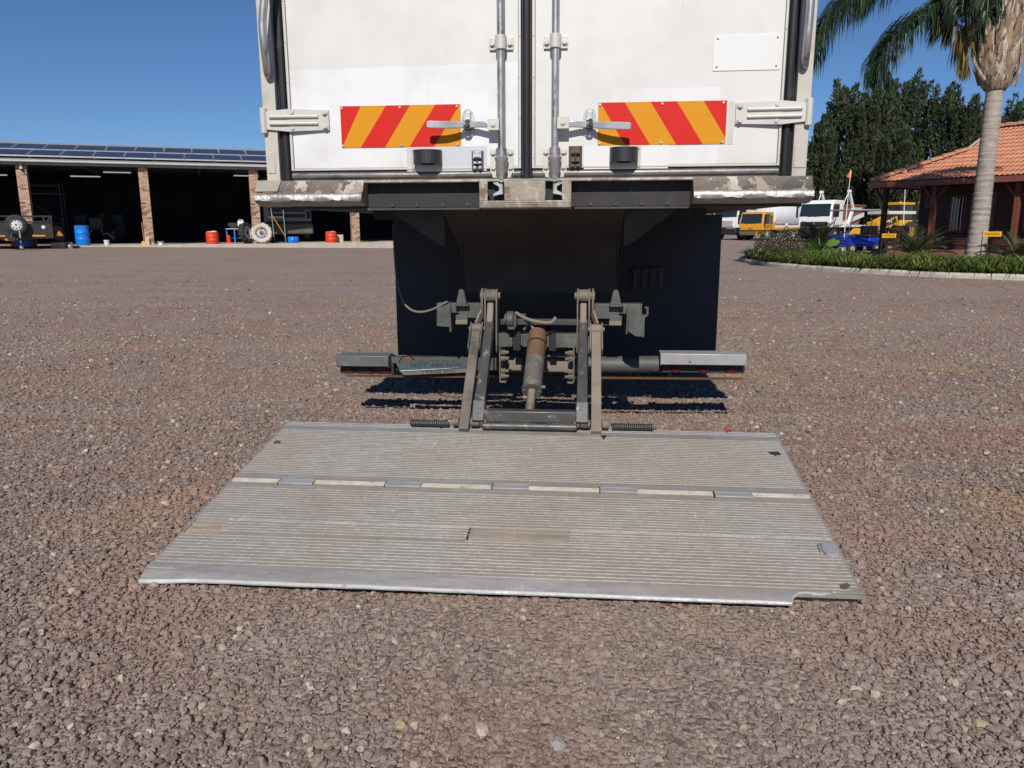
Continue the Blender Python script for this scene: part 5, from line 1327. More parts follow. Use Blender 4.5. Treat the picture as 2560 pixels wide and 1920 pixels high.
caps(rp_(-.05,-.05,.02), rp_(2.05,2.05,.02), 8); caps(rp_(2.0,DR,.02), rp_(EL,DR,.02), 18)
b = MB(); b.bar(rp_(2.0,2.0,.05), rp_(2.0,DR,.05), .05, .04); b.build('verge', M['cream_steel'], ROOF)
for e_, n_ in ((EL/2, -.06),): b = MB(); b.box(-.05, EL, -.09, -.05, ZE-.20, ZE-.02); b.build('fascia', M['fascia'], BL, bevel=.005)
b = MB(); b.box(-.09, -.05, -.05, 7.7, ZE-.20, ZE-.02); b.build('fascia', M['fascia'], BL)
b = MB(); b.box(.0, EL, .0, 7.6, ZE-.16, ZE-.13); b.build('porch_ceiling', M['wood_dark'], BL)
b = MB(); b.box(.05, EL, .10, 7.6, 0, .36); b.build('deck', M['deck_brick'], BL, bevel=.01)
b = MB(); b.box(1.0, EL-.1, 1.30, 1.45, .36, ZE-.13); b.box(1.0, 1.15, 1.46, 7.2, .36, ZE-.13); WL = b.build('wall', M['wood_dark'], BL)
for z in [.5+.2*k for k in range(10)]: b = MB(); b.box(1.0, EL-.1, 1.283, 1.299, z, z+.185); b.build('weatherboard', M['wood_dark'], WL, bevel=.004)
for e_, n_, mt in ((.30,.32,'wood_dark'),(2.02,.34,'wood_red'),(4.6,.34,'wood_red'),(7.0,.34,'wood_red')):
    b = MB(); b.box(e_-.075, e_+.075, n_-.075, n_+.075, .36, ZE-.13)
    for s_ in (-1, 1): b.bar((e_+s_*.06, n_, 2.0), (e_+s_*.42, n_, ZE-.16), .07, .07)
    b.build('post', M[mt], BL, bevel=.008)
b = MB(); b.box(.38, .95, .30, .36, 1.02, 1.10); b.box(.38, .95, .30, .36, .44, .50); b.build('rail', M['wood_red'], BL)
for k in range(5): b = MB(); b.box(.44+.11*k, .50+.11*k, .31, .35, .50, 1.02); b.build('baluster', M['wood_red'], BL)
def bwin(e0, e1, z0, z1):
    b = MB(); b.box(e0, e1, 1.262, 1.30, z0, z1); W_ = b.build('window', M['wood_red'], BL, bevel=.004)
    b = MB(); b.box(e0+.05, e1-.05, 1.257, 1.2615, z0+.05, z1-.05); b.build('pane', M['glass'], W_)
    for k in range(4): x = e0+.05+(e1-e0-.1)*(k+.5)/4; b = MB(); b.tube([(x,1.245,z0+.06),(x-.012,1.24,(z0+z1)/2),(x,1.245,z1-.06)], .012, 6); b.build('burglar_bar', M['white_bar'], W_)
bwin(2.08, 2.60, .95, 2.15); bwin(4.4, 5.3, 1.0, 2.15)
b = MB(); b.box(2.75, 3.55, 1.255, 1.30, .37, 2.25); DD = b.build('door', M['wood_red'], BL, bevel=.005)
b = MB(); b.box(2.85, 3.45, 1.248, 1.2545, 1.1, 2.1); b.build('pane', M['glass'], DD); b = MB(); b.cyl((3.42,1.25,1.1),(3.42,1.19,1.1),.025,8); b.build('handle', M['chrome'], DD)
b = MB(); b.box(1.22, 1.40, 1.268, 1.282, 1.78, 2.18); SG = b.build('notice', pm('notice_frame', (.17,.12,.10), .6), BL)
b = MB(); b.box(1.27, 1.35, 1.262, 1.267, 1.9, 2.13); b.prism([(1.25,1.262,1.90),(1.37,1.262,1.90),(1.31,1.262,1.82)], (0,.005,0)); b.build('arrow', M['wood_dark'], SG)
b = MB(); b.box(1.7, 1.85, 1.262, 1.282, .62, .74); b.build('meter_box', M['cream_steel'], BL)
# thin mast behind it
mq = at_y(2505, 337, 36.0); MS = thing('mast', 'thin grey mast rising behind the tiled roof and the palm', 'mast', (mq.x, mq.y, 0))
b = MB(); tq = at_y(2514, 150, 36.0); b.cyl((0,0,0), (tq.x-mq.x, 0, tq.z), .045, 8, r2=.03); b.build('pole', M['rim_dusty'], MS)
b = MB(); b.box(-.25,.25,-.25,.25,-.1,.2); b.build('footing', M['kerb'], MS)

# ------------------------------------------------------------------ palm
M['bark'] = pm('palm_trunk', (.33,.285,.245), .9, 0, .15, 5, [((.20,.165,.14), 5, .52, .66, (.4,.4,5)), ((.44,.40,.35), 7, .58, .75)], bump=.4, bs=22)
M['boot'] = pm('leaf_bases', (.27,.185,.115), .85, 0, .2, 6, [((.46,.41,.35), 5, .50, .58, (2,2,.35)), ((.075,.048,.03), 7, .54, .62, (2,2,.5)), ((.33,.17,.08), 9, .62, .70)], bump=.8, bs=30)
M['frond'] = leafmat('palm_leaflets', [(.018,.035,.020),(.030,.055,.026),(.048,.075,.030),(.022,.045,.030)], .18, .38, .8)
M['frond_dry'] = leafmat('dry_palm_leaflets', [(.20,.14,.030),(.30,.21,.045),(.13,.10,.03),(.08,.075,.025)], .25, .5, .8)
M['rachis'] = pm('frond_stalk', (.20,.19,.09), .6, 0, .2, 4)
PY = 20.3; pb = at_y(2437, 652, PY); ptop = at_y(2487, 222, PY)
PL = thing('palm_tree', 'tall palm with a ringed grey trunk in front of the tiled building', 'palm', (pb.x, PY, 0))
b = MB(); P0 = Vector((0,0,0)); P1 = Vector((ptop.x-pb.x, 0, ptop.z)); pts = []; rs_ = []
Mid = Vector((.02, 0, ptop.z*.5))
for i in range(140):
    f_ = i/139; c = P0*(1-f_)**2 + Mid*2*f_*(1-f_) + P1*f_*f_
    pts.append(c); rs_.append((.225-.035*f_+.10*math.exp(-f_*14))*(1+.03*(1 if (i % 5) in (0,1) else 0)+.012*math.sin(i*1.7)))
b.tube(pts, 0, 20, rs_); b.build('trunk', M['bark'], PL, smooth=70)
crown0 = P1.copy()
b = MB(); ax = (at_y(2500, -40, PY) - ptop); ax = Vector((ax.x, 0, ax.z))
b.tube([crown0+ax*f_ for f_ in (-.03,0,.12,.3,.5,.75,1.0)], 0, 16, [.18,.26,.38,.45,.44,.36,.25]); b.build('crown_shaft', M['boot'], PL, smooth=70)
for k in range(26):
    az = k*2.399; h_ = .05+.9*(k/26); base = crown0+ax*h_+Vector((math.cos(az),math.sin(az),0))*(.28+.12*math.sin(h_*3))
    out = Vector((math.cos(az),math.sin(az),0)); L_ = random.uniform(.5,1.0)
    b = MB(); b.tube([base-out*.12-Vector((0,0,.15)), base+Vector((0,0,.1)), base+out*(.10)+Vector((0,0,.1+.45*L_)), base+out*(.28*L_+.05)+Vector((0,0,.1+.8*L_))], 0, 7, [.09,.12,.075,.03])
    for j in range(3):
        o2 = Vector((math.cos(az+.5*(j-1)),math.sin(az+.5*(j-1)),0)); p_ = base+o2*.04+Vector((0,0,random.uniform(-.1,.1))); b.tube([p_, p_+o2*.10+Vector((0,0,.25)), p_+o2*random.uniform(.1,.26)+Vector((0,0,random.uniform(.3,.6)))], 0, 4, [.03,.022,.004])
    b.build('leaf_base', M['boot'], PL, smooth=60)
def frond(ctrl, mat, L=.62, n=95, den=2, wdt=.022, seed=0, droop=1.0, rach=.022):
    rr = random.Random(seed); P = spl(ctrl, 14); b = MB(); b.mat(1).tube(P, 0, 6, [rach*(1-.8*i/len(P)) for i in range(len(P))])
    tot = len(P)-1
    for i in range(n):
        f_ = .12+.88*i/n; q = f_*tot; k = int(q); c = P[k].lerp(P[min(k+1,tot)], q-k); tg = (P[min(k+1,tot)]-P[max(k-1,0)]).normalized()
        sd_ = tg.cross(Vector((0,0,1)))
        sd_ = sd_.normalized() if sd_.length > .1 else Vector((1,0,0))
        up = sd_.cross(tg)
        for s_ in (-1, 1):
            for j in range(den):
                ln = L*(.35+.65*math.sin(math.pi*min(1,f_*.92+.06))**.6)*rr.uniform(.75,1.15)
                v = (sd_*s_*rr.uniform(.55,1.0)+tg*rr.uniform(.25,.7)+up*rr.uniform(-.2,.65)).normalized()
                w_ = Vector((rr.uniform(-1,1),rr.uniform(-1,1),rr.uniform(-.3,.3))).normalized()*wdt*rr.uniform(.7,1.2)
                p0 = c; p1 = c+v*ln*.35; p2 = p1+(v*.55+Vector((0,0,-.75*droop))).normalized()*ln*.38; p3 = p2+(v*.15+Vector((0,0,-1.0*droop))).normalized()*ln*.37
                b.mat(0).add([p0-w_*.4,p0+w_*.4,p1-w_,p1+w_,p2-w_*.8,p2+w_*.8,p3], [(0,1,3,2),(2,3,5,4),(4,5,6)])
    return b.build('frond', [mat, M['rachis']], PL, smooth=None, fix=False)
def fp(px, py, Y): q = at_y(px, py, Y); return Vector((q.x-pb.x, q.y-PY, q.z))
fr_ = [([(2480,60,PY),(2400,-10,20.0),(2330,25,19.7),(2260,70,19.5),(2215,130,19.4),(2200,190,19.4)], 'frond', .62, 105, 1.0),
       ([(2470,-30,PY),(2360,-130,20.4),(2240,-90,20.2),(2140,-20,20.0),(2070,60,19.9),(2035,140,19.9)], 'frond', .80, 110, 1.1),
       ([(2490,20,PY),(2440,-70,20.0),(2405,-40,19.6),(2390,40,19.4),(2398,120,19.35),(2405,160,19.3)], 'frond_dry', .55, 80, 1.3),
       ([(2490,-10,PY),(2450,-100,20.6),(2400,-60,20.8),(2370,20,21.0),(2355,80,21.1)], 'frond', .60, 90, 1.2),
       ([(2480,-20,PY),(2420,-110,20.8),(2320,-120,21.4),(2230,-60,21.8),(2150,20,22.0)], 'frond', .75, 100, 1.1),
       ([(2490,0,PY),(2470,-120,19.8),(2440,-130,19.3),(2415,-40,19.0),(2405,30,18.9)], 'frond', .55, 80, 1.3),
       ([(2520,0,PY),(2560,-120,20.2),(2640,-120,20.0),(2720,-20,19.9),(2760,80,19.8)], 'frond', .75, 90, 1.1),
       ([(2515,40,PY),(2545,-40,20.6),(2600,-50,20.9),(2660,10,21.2),(2690,90,21.4)], 'frond', .7, 80, 1.1),
       ([(2500,-40,PY),(2480,-200,20.6),(2420,-300,21.0),(2330,-330,21.2),(2240,-280,21.3)], 'frond', .75, 80, 1.0),
       ([(2500,-40,PY),(2510,-220,20.3),(2540,-330,20.2),(2620,-370,20.1),(2700,-320,20.0)], 'frond', .75, 80, 1.0),
       ([(2485,60,PY),(2462,20,20.1),(2448,35,20.0),(2436,80,19.9),(2430,120,19.9)], 'frond', .35, 50, 1.3),
       ([(2495,-20,PY),(2490,-100,19.6),(2480,-90,19.0),(2472,-20,18.6),(2468,40,18.5)], 'frond', .45, 70, 1.3)]
for i, (c, mt, L_, n_, dr) in enumerate(fr_): frond([fp(*q) for q in c], M[mt], L_*1.55, int(n_*1.3), 3, .014, i, dr)
for px, py, qx, qy in ((2520,190,2545,95),(2530,150,2560,20),(2535,215,2556,108),(2460,200,2428,95)):
    b = MB(); b.tube(spl([fp(px,py,PY-.25), fp((px+qx)/2+(4 if qx > px else -8),(py+qy)/2+8,PY-.3), fp(qx,qy,PY-.35)], 6), 0, 7, [.055-.002*i for i in range(13)]); b.build('leaf_base', M['boot'], PL, smooth=60)

# ------------------------------------------------------------------ plants in the bed
M['strap'] = leafmat('strap_leaves', [(.055,.10,.022),(.12,.18,.04),(.20,.24,.06),(.08,.135,.032),(.30,.30,.10),(.15,.21,.045)], .35, .42, 2.0)
M['cycad'] = leafmat('cycad_leaflets', [(.026,.042,.02),(.07,.08,.034),(.15,.145,.06),(.05,.065,.03)], .2, .4, 1.5)
M['ear'] = leafmat('bright_big_leaf', [(.055,.13,.02),(.15,.27,.04),(.035,.085,.018)], .35, .35, 1.5)
M['shrub'] = leafmat('shrub_leaves', [(.030,.036,.016),(.055,.055,.025),(.075,.062,.034),(.022,.027,.014)], .2, .6, 2.0)
M['petal'] = leafmat('pale_petals', [(.62,.56,.48),(.52,.42,.30),(.70,.66,.60)], .3, .6)
# strap-leaved ground cover along the kerb
rr = random.Random(5); b = MB()
def bedpt(f_, dist):
    q = f_*(len(path)-1); k = min(int(q), len(path)-2); a = path[k].lerp(path[k+1], q-k); d = (path[k+1]-path[k]).normalized(); nn = Vector((-d.y,d.x,0))
    if nn.x < 0 and nn.y < 0: nn = -nn
    return a+nn*dist
def clump(c, n, L_, wdt, spread=1.0):
    for _ in range(n):
        az = rr.uniform(0,6.283); out = Vector((math.cos(az),math.sin(az),0)); ln = L_*rr.uniform(.6,1.2); sd_ = Vector((-out.y,out.x,0))*wdt
        e0 = rr.uniform(.25,.95)*spread; p0 = c+out*.03; p1 = p0+out*ln*.30*e0+Vector((0,0,ln*.48)); p2 = p1+out*ln*.38*e0+Vector((0,0,ln*.10*rr.uniform(-.3,1.2))); p3 = p2+out*ln*.28+Vector((0,0,-ln*.25*rr.uniform(.3,1.2)))
        b.add([p0-sd_,p0+sd_,p1-sd_,p1+sd_,p2-sd_*.8,p2+sd_*.8,p3], [(0,1,3,2),(2,3,5,4),(4,5,6)])
i0 = 30/(len(path)-1)
for _ in range(760):
    f_ = rr.uniform(.225, .985); dd_ = rr.uniform(.16, 1.15); c = bedpt(f_, dd_); s__ = .75+.35*math.sin(f_*61)*math.sin(f_*23+1); clump(Vector((c.x,c.y,.06)), int(13*s__)+2, rr.uniform(.42,.80)*(.7+.3*s__), .013, 1.15)
for _ in range(200):
    f_ = rr.uniform(.4, .985); c = bedpt(f_, rr.uniform(1.1, 2.6)); clump(Vector((c.x,c.y,.05)), 8, rr.uniform(.35,.7), .014, .8)
b.build('ground_cover', M['strap'], smooth=None, fix=False, label='strap-leaved green ground cover along the kerb', cat='ground cover', kind='stuff')
def gpt(px, py, Y): q = at_y(px, py, Y); return q
def cycad(px, Y, L_, n, lab, seed, zb=.25):
    rr_ = random.Random(seed); q = gpt(px, 600, Y); C_ = thing('cycad', lab, 'cycad', (q.x, Y, .05), 0, 'cycads in the bed')
    b_ = MB(); b_.lathe([(.16,-.05),(.18,.05),(.16,zb),(.08,zb+.08)], n=12); b_.build('stem', M['boot'], C_)
    for k in range(n):
        az = k*2.399+rr_.uniform(-.2,.2); el = R_(20+55*((k*7)%n)/n); out = Vector((math.cos(az),math.sin(az),0)); P = []
        for i in range(9):
            s_ = i/8; e_ = el-s_*s_*.75; P.append((P[-1]+(out*math.cos(e_)+Vector((0,0,math.sin(e_))))*L_/8) if P else Vector((0,0,zb)))
        f2 = MB(); f2.mat(1).tube(P, 0, 4, [.010*(1-.8*i/8) for i in range(9)])
        for i in range(34):
            t_ = .15+.85*i/34; qq = t_*8; j = min(int(qq),7); c = P[j].lerp(P[j+1], qq-j); tg = (P[j+1]-P[j]).normalized(); sd_ = tg.cross(Vector((0,0,1))).normalized(); up = sd_.cross(tg); ln = .20*math.sin(math.pi*(t_*.85+.1))**.7*L_
            for s_ in (-1, 1):
                v = (sd_*s_*.8+tg*.45+up*.35).normalized(); w_ = tg*.014; f2.mat(0).add([c-w_,c+w_,c+v*ln], [(0,1,2)])
        f2.build('frond', [M['cycad'], M['rachis']], C_, smooth=None, fix=False)
cycad(2292, 21.8, 1.15, 26, 'spreading cycad between the two right parking signs', 3)
cycad(2046, 24.6, 1.05, 24, 'dark cycad behind the big bright green leaves', 4, .42)
cycad(2545, 19.2, .95, 20, 'yellowish cycad at the right edge beyond the palm', 6)
# elephant ear plant
q = gpt(2052, 600, 22.8); EP = thing('elephant_ear_plant', 'plant with big bright green heart-shaped leaves in the middle of the bed', 'plant', (q.x, 22.8, .05))
M['ear_dark'] = leafmat('dark_big_leaf', [(.022,.055,.014),(.04,.085,.02),(.028,.065,.016)], .25, .35, 1.5)
def heart(px, py, Y, size, tilt, az, roll=0.0, mt='ear_dark'):
    c = gpt(px, py, Y); c = Vector((c.x-q.x, c.y-22.8, c.z-.05)); out = [(0,-1.0),(.25,-.72),(.48,-.35),(.60,.05),(.55,.38),(.32,.58),(.12,.50),(0,.34),(-.12,.50),(-.32,.58),(-.55,.38),(-.60,.05),(-.48,-.35),(-.25,-.72)]
    mw = Matrix.Translation(c) @ Matrix.Rotation(az,4,'Z') @ Matrix.Rotation(roll,4,'Y') @ Matrix.Rotation(tilt,4,'X'); b_ = MB()
    vs = [mw @ Vector((x*size, y*size, .06*size-.30*size*(x*x)-.10*size*y*y)) for x, y in out]; cen = mw @ Vector((0,-.1*size,.10*size)); b_.add(vs+[cen], [(i,(i+1)%len(out),len(out)) for i in range(len(out))])
    b_.mat(1).tube(spl([Vector((0,0,0)), Vector((c.x*.4,c.y*.4,c.z*.6)), mw @ Vector((0,.34*size,0))], 5), .012, 5); b_.build('leaf', [M[mt], M['rachis']], EP, smooth=60, fix=False)
for a in ((2064,633,22.4,.24,1.25,.25,0,'ear'),(2047,634,22.5,.17,1.35,-.7),(2082,606,22.7,.28,.6,-1.1,.3,'ear'),(2072,618,22.6,.26,.45,1.2,-.3),(2028,612,22.7,.34,.9,1.9,1.0),(2012,640,22.6,.14,1.2,.9,0,'ear'),(2050,600,23.2,.24,.9,2.4,.3),(2090,626,22.8,.20,.9,-.8),(2036,618,23.0,.20,.5,.5,-.6),(2058,622,23.1,.22,.7,3.3)): heart(*a)
# daisy shrub
q = gpt(1955, 610, 23.6); SH = thing('daisy_shrub', 'twiggy brown-green shrub dotted with pale flowers at the left end of the bed', 'shrub', (q.x, 23.6, .05))
rr = random.Random(12); bs1 = MB(); bs2 = MB(); tw = MB()
for _ in range(4600):
    a = rr.uniform(0,6.283); r_ = rr.random()**.5; zz = rr.random()**.8; x = math.cos(a)*r_*.82; y = math.sin(a)*r_*.7; top = .95*(1-.45*r_*r_)*(1+.12*math.sin(x*9)); z = .08+zz*top
    v = Vector((rr.uniform(-1,1),rr.uniform(-1,1),rr.uniform(-.2,1.2))).normalized()*rr.uniform(.05,.10); w_ = v.orthogonal().normalized()*.012; c = Vector((x,y,z)); bs1.add([c-w_,c+w_,c+v], [(0,1,2)])
    if rr.random() < .055 and zz > .3:
        f_ = rr.uniform(.008,.014); bs2.add([c+Vector((f_*math.cos(k*1.257),-.02+f_*.5*math.sin(k*1.257),.03+f_*math.sin(k*1.257))) for k in range(5)], [(0,1,2,3,4)])
    if rr.random() < .03: tw.tube([(x*.1,y*.1,0),(x*.6,y*.6,z*.6),(x,y,z)], .006, 4)
bs1.build('leaves', M['shrub'], SH, smooth=None, fix=False, kind='stuff'); bs2.build('flowers', M['petal'], SH, smooth=None, fix=False, kind='stuff'); tw.build('twigs', M['boot'], SH, smooth=None, fix=False, kind='stuff')
# yellow PARKING signs on two thin posts
M['sign'] = pm('yellow_sign', (.66,.33,.01), .5, 0, .08, 6)
for x0, y0, x1, y1, Y, lab in ((1889,579,1905,588,24.6,'small PARKING sign beside the daisy shrub, leftmost of three'), (2205,584,2240,594.5,21.0,'PARKING sign in front of the spreading cycad'), (2457,579,2503.5,591.5,18.6,'PARKING sign just right of the palm trunk')):
    a = at_y(x0, y0, Y); c = at_y(x1, y1, Y); cx_ = (a.x+c.x)/2; W_ = c.x-a.x; H_ = a.z-c.z; zc = (a.z+c.z)/2
    S_ = thing('parking_sign', lab, 'sign', (cx_, Y, .05), .05, 'parking signs in the bed')
    b = MB(); b.box(-W_/2, W_/2, -.006, .006, zc-H_/2-.05, zc+H_/2-.05); P_ = b.build('panel', M['sign'], S_, bevel=.003)
    tm = text_mesh('PARKING', H_*.78, .001, M['black'], 'lettering'); wd = max(v.co.x for v in tm.vertices)-min(v.co.x for v in tm.vertices)
    link('lettering', tm, P_, mw=Matrix.Translation((0,-.0085,zc-.05)) @ FACE @ Matrix.Diagonal((W_*.80/wd,1,1,1)))
    for s_ in (-1, 1): b = MB(); b.cyl((s_*(W_/2-.008),.014,-.2),(s_*(W_/2-.008),.014,zc+H_/2-.04),.011,8); b.build('post', M['black'], S_)
# ------------------------------------------------------------------ trucks parked in the distance
M['truck_white'] = pm('white_truck_paint', (.72,.72,.74), .4, 0, .04, 2)
M['truck_orange'] = pm('orange_truck_paint', (.62,.29,.025), .42, 0, .08, 3, [((.45,.22,.04), 5, .6, .75)])
M['skip'] = pm('brown_skip_paint', (.26,.095,.035), .65, 0, .2, 2, [((.14,.055,.03), 3, .55, .7)])
M['tlb'] = pm('machine_yellow', (.58,.30,.025), .45, 0, .08, 3)
M['cart_blue'] = pm('cart_blue', (.008,.036,.40), .3, 0, .1, 3, coat=.4)
M['cream'] = pm('cream_roof', (.62,.60,.52), .5, 0, .08, 2)
M['pale'] = pm('headlamp_glass', (.60,.60,.60), .2)
M['clear'] = glassmat('cab_glass', (.018,.026,.026), .05)
def wheel(par, x, y, r, wd, rim, n=24):
    b = MB(); b.lathe([(r*.55,-wd/2),(r*.85,-wd/2),(r*.97,-wd*.38),(r,0),(r*.97,wd*.38),(r*.85,wd/2),(r*.55,wd/2)], (x,y,r), 'x', n, close=True); W_ = b.build('wheel', M['tyre'], par)
    s_ = 1 if x > 0 else -1
    b = MB(); b.lathe([(r*.56,s_*wd*.46),(r*.5,s_*wd*.35),(r*.2,s_*wd*.42),(r*.02,s_*wd*.44)], (x,y,r), 'x', 20, cap0=False); b.build('rim', rim, W_)
def cab_truck(name, label, cat, px, Y, rz, paint, W, H, L, zf, glass_z, grille='dark', rimm=None, group=None):
    """cab-over lorry front: local -y is its nose"""
    q = at_y(px, 580, Y); T_ = thing(name, label, cat, (q.x, Y, gz(q.x, Y)), rz, group)
    hw = W/2; g0, g1 = glass_z; b = MB()
    b.prism([(-hw,0,zf),(-hw,-.06,g0),(-hw,.16,g1+.06),(-hw,.40,H),(-hw,L,H),(-hw,L,zf)], (W,0,0)); CB = b.build('cab', paint, T_, bevel=.07, seg=3)
    d = Vector((0,.22,g1-g0)).normalized(); nrm = Vector((0,-d.z,d.y))
    def on(x, f_, o_=.012): p_ = Vector((x,-.06,g0))+Vector((0,.22,g1+.06-g0))*f_; return p_+nrm*o_
    b = MB(); b.prism([on(-hw+.10,.08),on(hw-.10,.08),on(hw-.14,.95),on(-hw+.14,.95)], nrm*.012); b.build('windscreen', M['clear'], CB)
    b = MB(); b.bar(on(-.5,.06,.03), on(.3,.10,.03), .02, .02); b.bar(on(.0,.06,.03), on(.75,.12,.03), .02, .02); b.build('wiper', M['black'], CB)
    for s_ in (-1, 1):
        x = s_*(hw+.004)
        b = MB(); b.prism([(x,.34,g0+.05),(x,L*.62,g0+.05),(x,L*.62,g1),(x,.50,g1)], (s_*.012,0,0)); b.build('side_window', M['clear'], CB)
        b = MB(); b.prism([(x,.28,zf+.25),(x,L*.68,zf+.25),(x,L*.68,zf+.262),(x,.28,zf+.262)], (s_*.006,0,0)); b.build('door_line', M['black'], CB)
        b = MB(); b.box(s_*(hw+.10), s_*(hw+.24), .05, .13, g0+.0, g1-.05); b.bar((s_*hw,.15,g1-.05),(s_*(hw+.15),.1,g1-.05),.03,.03); b.build('mirror', M['black'], CB, bevel=.02)
        b = MB(); b.box(s_*(hw-.42), s_*(hw-.10), -.10, -.03, zf-.30, zf-.12); b.build('headlight', M['pale'], T_, bevel=.02)
        b = MB(); b.sheet([(.35,.55),(.45,.95),(.75,1.18),(1.15,1.18),(1.45,.95),(1.55,.55)], s_*(hw-.42), s_*(hw+.02), .03); b.build('wheel_arch', M['black'], T_)
        wheel(T_, s_*(hw-.20), .95, .50, .30, rimm or M['rim_dusty'])
    b = MB(); b.box(-hw+.05, hw-.05, -.14, .5, .42, zf-.06); b.build('bumper', M['black'] if grille == 'dark' else M['bumper_dusty'], T_, bevel=.05)
    return T_, CB
MR = R_(-46)
# white tipper behind the box truck, mostly hidden
T1, C1 = cab_truck('lorry', 'white bonnetless lorry half hidden behind the box truck, left of the orange cab', 'lorry', 1812, 68, MR, M['truck_white'], 2.4, 2.95, 2.1, 1.0, (1.85,2.75), group='lorries parked in the distance')
b = MB(); b.box(-.8,.8,-.075,-.05,1.1,1.7); b.build('grille', M['truck_white'], C1)
for k in range(3): b = MB(); b.box(-.75,.75,-.095,-.078,1.15+.17*k,1.22+.17*k); b.build('grille_slat', M['black'], C1)
b = MB(); b.box(1.202,1.21,.2,2.0,1.42,1.46); b.build('stripe', M['amber'], C1)
b = MB(); b.box(-.4,.4,2.1,7.0,.7,.95); b.build('chassis', M['black'], T1)
b = MB(); b.box(-1.2,1.2,2.4,7.0,1.0,2.5); b.build('load_bed', M['truck_white'], T1, bevel=.03)
for y in (5.0, 6.3):
    for s_ in (-1, 1): wheel(T1, s_*1.0, y, .5, .35, M['rim_dusty'])
# orange cab with a white tank
T2, C2 = cab_truck('tanker_truck', 'orange-cabbed flatbed truck carrying a white tank', 'truck', 1877, 64, MR, M['truck_orange'], 2.05, 2.28, 1.75, .80, (1.30,2.12), 'dusty', M['rim_white'], group='lorries parked in the distance')
b = MB(); b.prism([(-.22,-.075,1.02),(0,-.075,.93),(.22,-.075,1.02),(0,-.075,1.09)], (0,.02,0)); b.build('emblem', M['red_paint'], C2); b = MB(); b.box(-.09,.09,-.082,-.076,1.0,1.03); b.build('emblem_bar', M['pale'], C2)
b = MB(); b.box(1.03,1.045,1.2,1.5,1.3,2.0); b.build('quarter_window', M['clear'], C2)
b = MB(); b.box(-.4,.4,1.75,7.2,.55,.80); b.build('chassis', M['black'], T2)
b = MB(); b.box(-1.05,1.05,2.0,7.2,.86,1.02); b.prism([(1.0,1.8,1.02),(1.0,2.2,1.5),(1.0,1.8,1.5)], (.04,0,0)); b.box(.9,1.05,1.80,2.0,.86,1.5); b.build('flatbed', M['truck_orange'], T2, bevel=.02)
b = MB()
prof = [(.02,2.15),(.75,2.17),(.98,2.25),(1.02,2.45),(1.02,6.6),(.98,6.8),(.75,6.88),(.02,6.9)]
b.lathe([(r, y) for r, y in prof], (0,0,1.98), 'y', 28); TK = b.build('tank', M['truck_white'], T2)
b = MB(); b.tube([(.6,2.6,2.85),(.6,2.6,3.02),(.6,5.5,3.02),(.6,5.5,2.85)], .03, 6); b.build('handrail', M['truck_white'], TK)
b = MB(); b.box(.86,1.03,2.3,6.8,1.03,1.22); b.cyl((1.0,4.0,1.25),(1.09,4.0,1.25),.16,14); b.build('tank_cradle', M['truck_white'], T2)
for s_ in (-1, 1): wheel(T2, s_*.85, 5.2, .46, .4, M['rim_white'])
# white skip loader with a brown skip
T3, C3 = cab_truck('skip_loader', 'white skip loader truck with raised white lifting arms', 'truck', 2034, 57, MR, M['truck_white'], 2.45, 2.98, 1.95, 1.02, (1.75,2.70), group='lorries parked in the distance')
b = MB(); b.box(-1.0,1.0,-.085,-.05,1.08,1.45); GR = b.build('grille', M['cab_grille'], C3)
for k in range(4): b = MB(); b.box(-.98,.98,-.105,-.088,1.11+.085*k,1.15+.085*k); b.build('grille_slat', M['black'], C3)
b = MB(); b.lathe([(.085,-.012),(.095,0),(.085,.012),(.08,0)], (0,-.115,1.30), 'y', 20, close=True)
for k in range(3): a = R_(90+120*k); b.bar((0,-.115,1.30),(.082*math.cos(a),-.115,1.30+.082*math.sin(a)),.018,.012,up=(0,1,0))
b.build('emblem', M['chrome'], C3)
b = MB(); b.box(-.42,.42,1.95,7.0,.75,1.02); b.build('chassis', M['black'], T3)
b = MB(); b.box(-1.2,1.2,2.1,6.8,1.05,1.22); b.build('deck', M['truck_white'], T3, bevel=.02)
b = MB(); b.bar((1.0,2.5,1.3),(1.0,6.2,2.0),.12,.28); b.build('subframe', M['truck_white'], T3)
def armset(s_):
    b = MB(); b.bar((s_*1.05,3.3,1.25),(s_*1.05,4.0,2.4),.18,.28); b.bar((s_*1.05,4.0,2.4),(s_*1.05,3.1,3.65),.16,.26,h2=.16); b.box(s_*1.05-.12,s_*1.05+.12,3.0,3.25,3.55,3.75); b.build('lifting_arm', M['truck_white'], T3, bevel=.02)
    b = MB(); b.tube([(s_*1.05,3.1,3.65),(s_*1.0,2.6,3.0),(s_*.95,2.3,2.4)], .035, 6); b.build('chain', M['white_bar'], T3)
for s_ in (-1, 1): armset(s_)
b = MB(); b.tube([(.8,2.15,1.2),(.8,2.05,2.2),(1.1,2.05,2.25),(1.1,2.15,1.2)], .03, 6); b.build('ladder', M['white_bar'], T3)
for y in (4.6, 5.9):
    for s_ in (-1, 1): wheel(T3, s_*1.0, y, .5, .4, M['rim_dusty'])
q = T3.matrix_basis
SK = thing('skip_bin', 'rust brown steel skip carried on the white skip loader', 'skip', T3.location, MR)
b = MB(); b.prism([(-.9,2.5,1.24),(-.9,5.6,1.24),(-.9,6.6,2.65),(-.9,2.2,2.65)], (1.8,0,0)); b.build('body', M['skip'], SK, bevel=.02)
b = MB(); b.box(-.95,.95,2.1,6.7,2.6,2.72); b.build('rim', M['skip'], SK, bevel=.01)
for x in (3.0, 4.2): b = MB(); b.box(.9,.95,x,x+.12,1.3,2.6); b.build('rib', M['skip'], SK)
b = MB(); b.box(.952,.958,4.45,6.0,2.25,2.5); b.build('panel', M['pale'], SK)
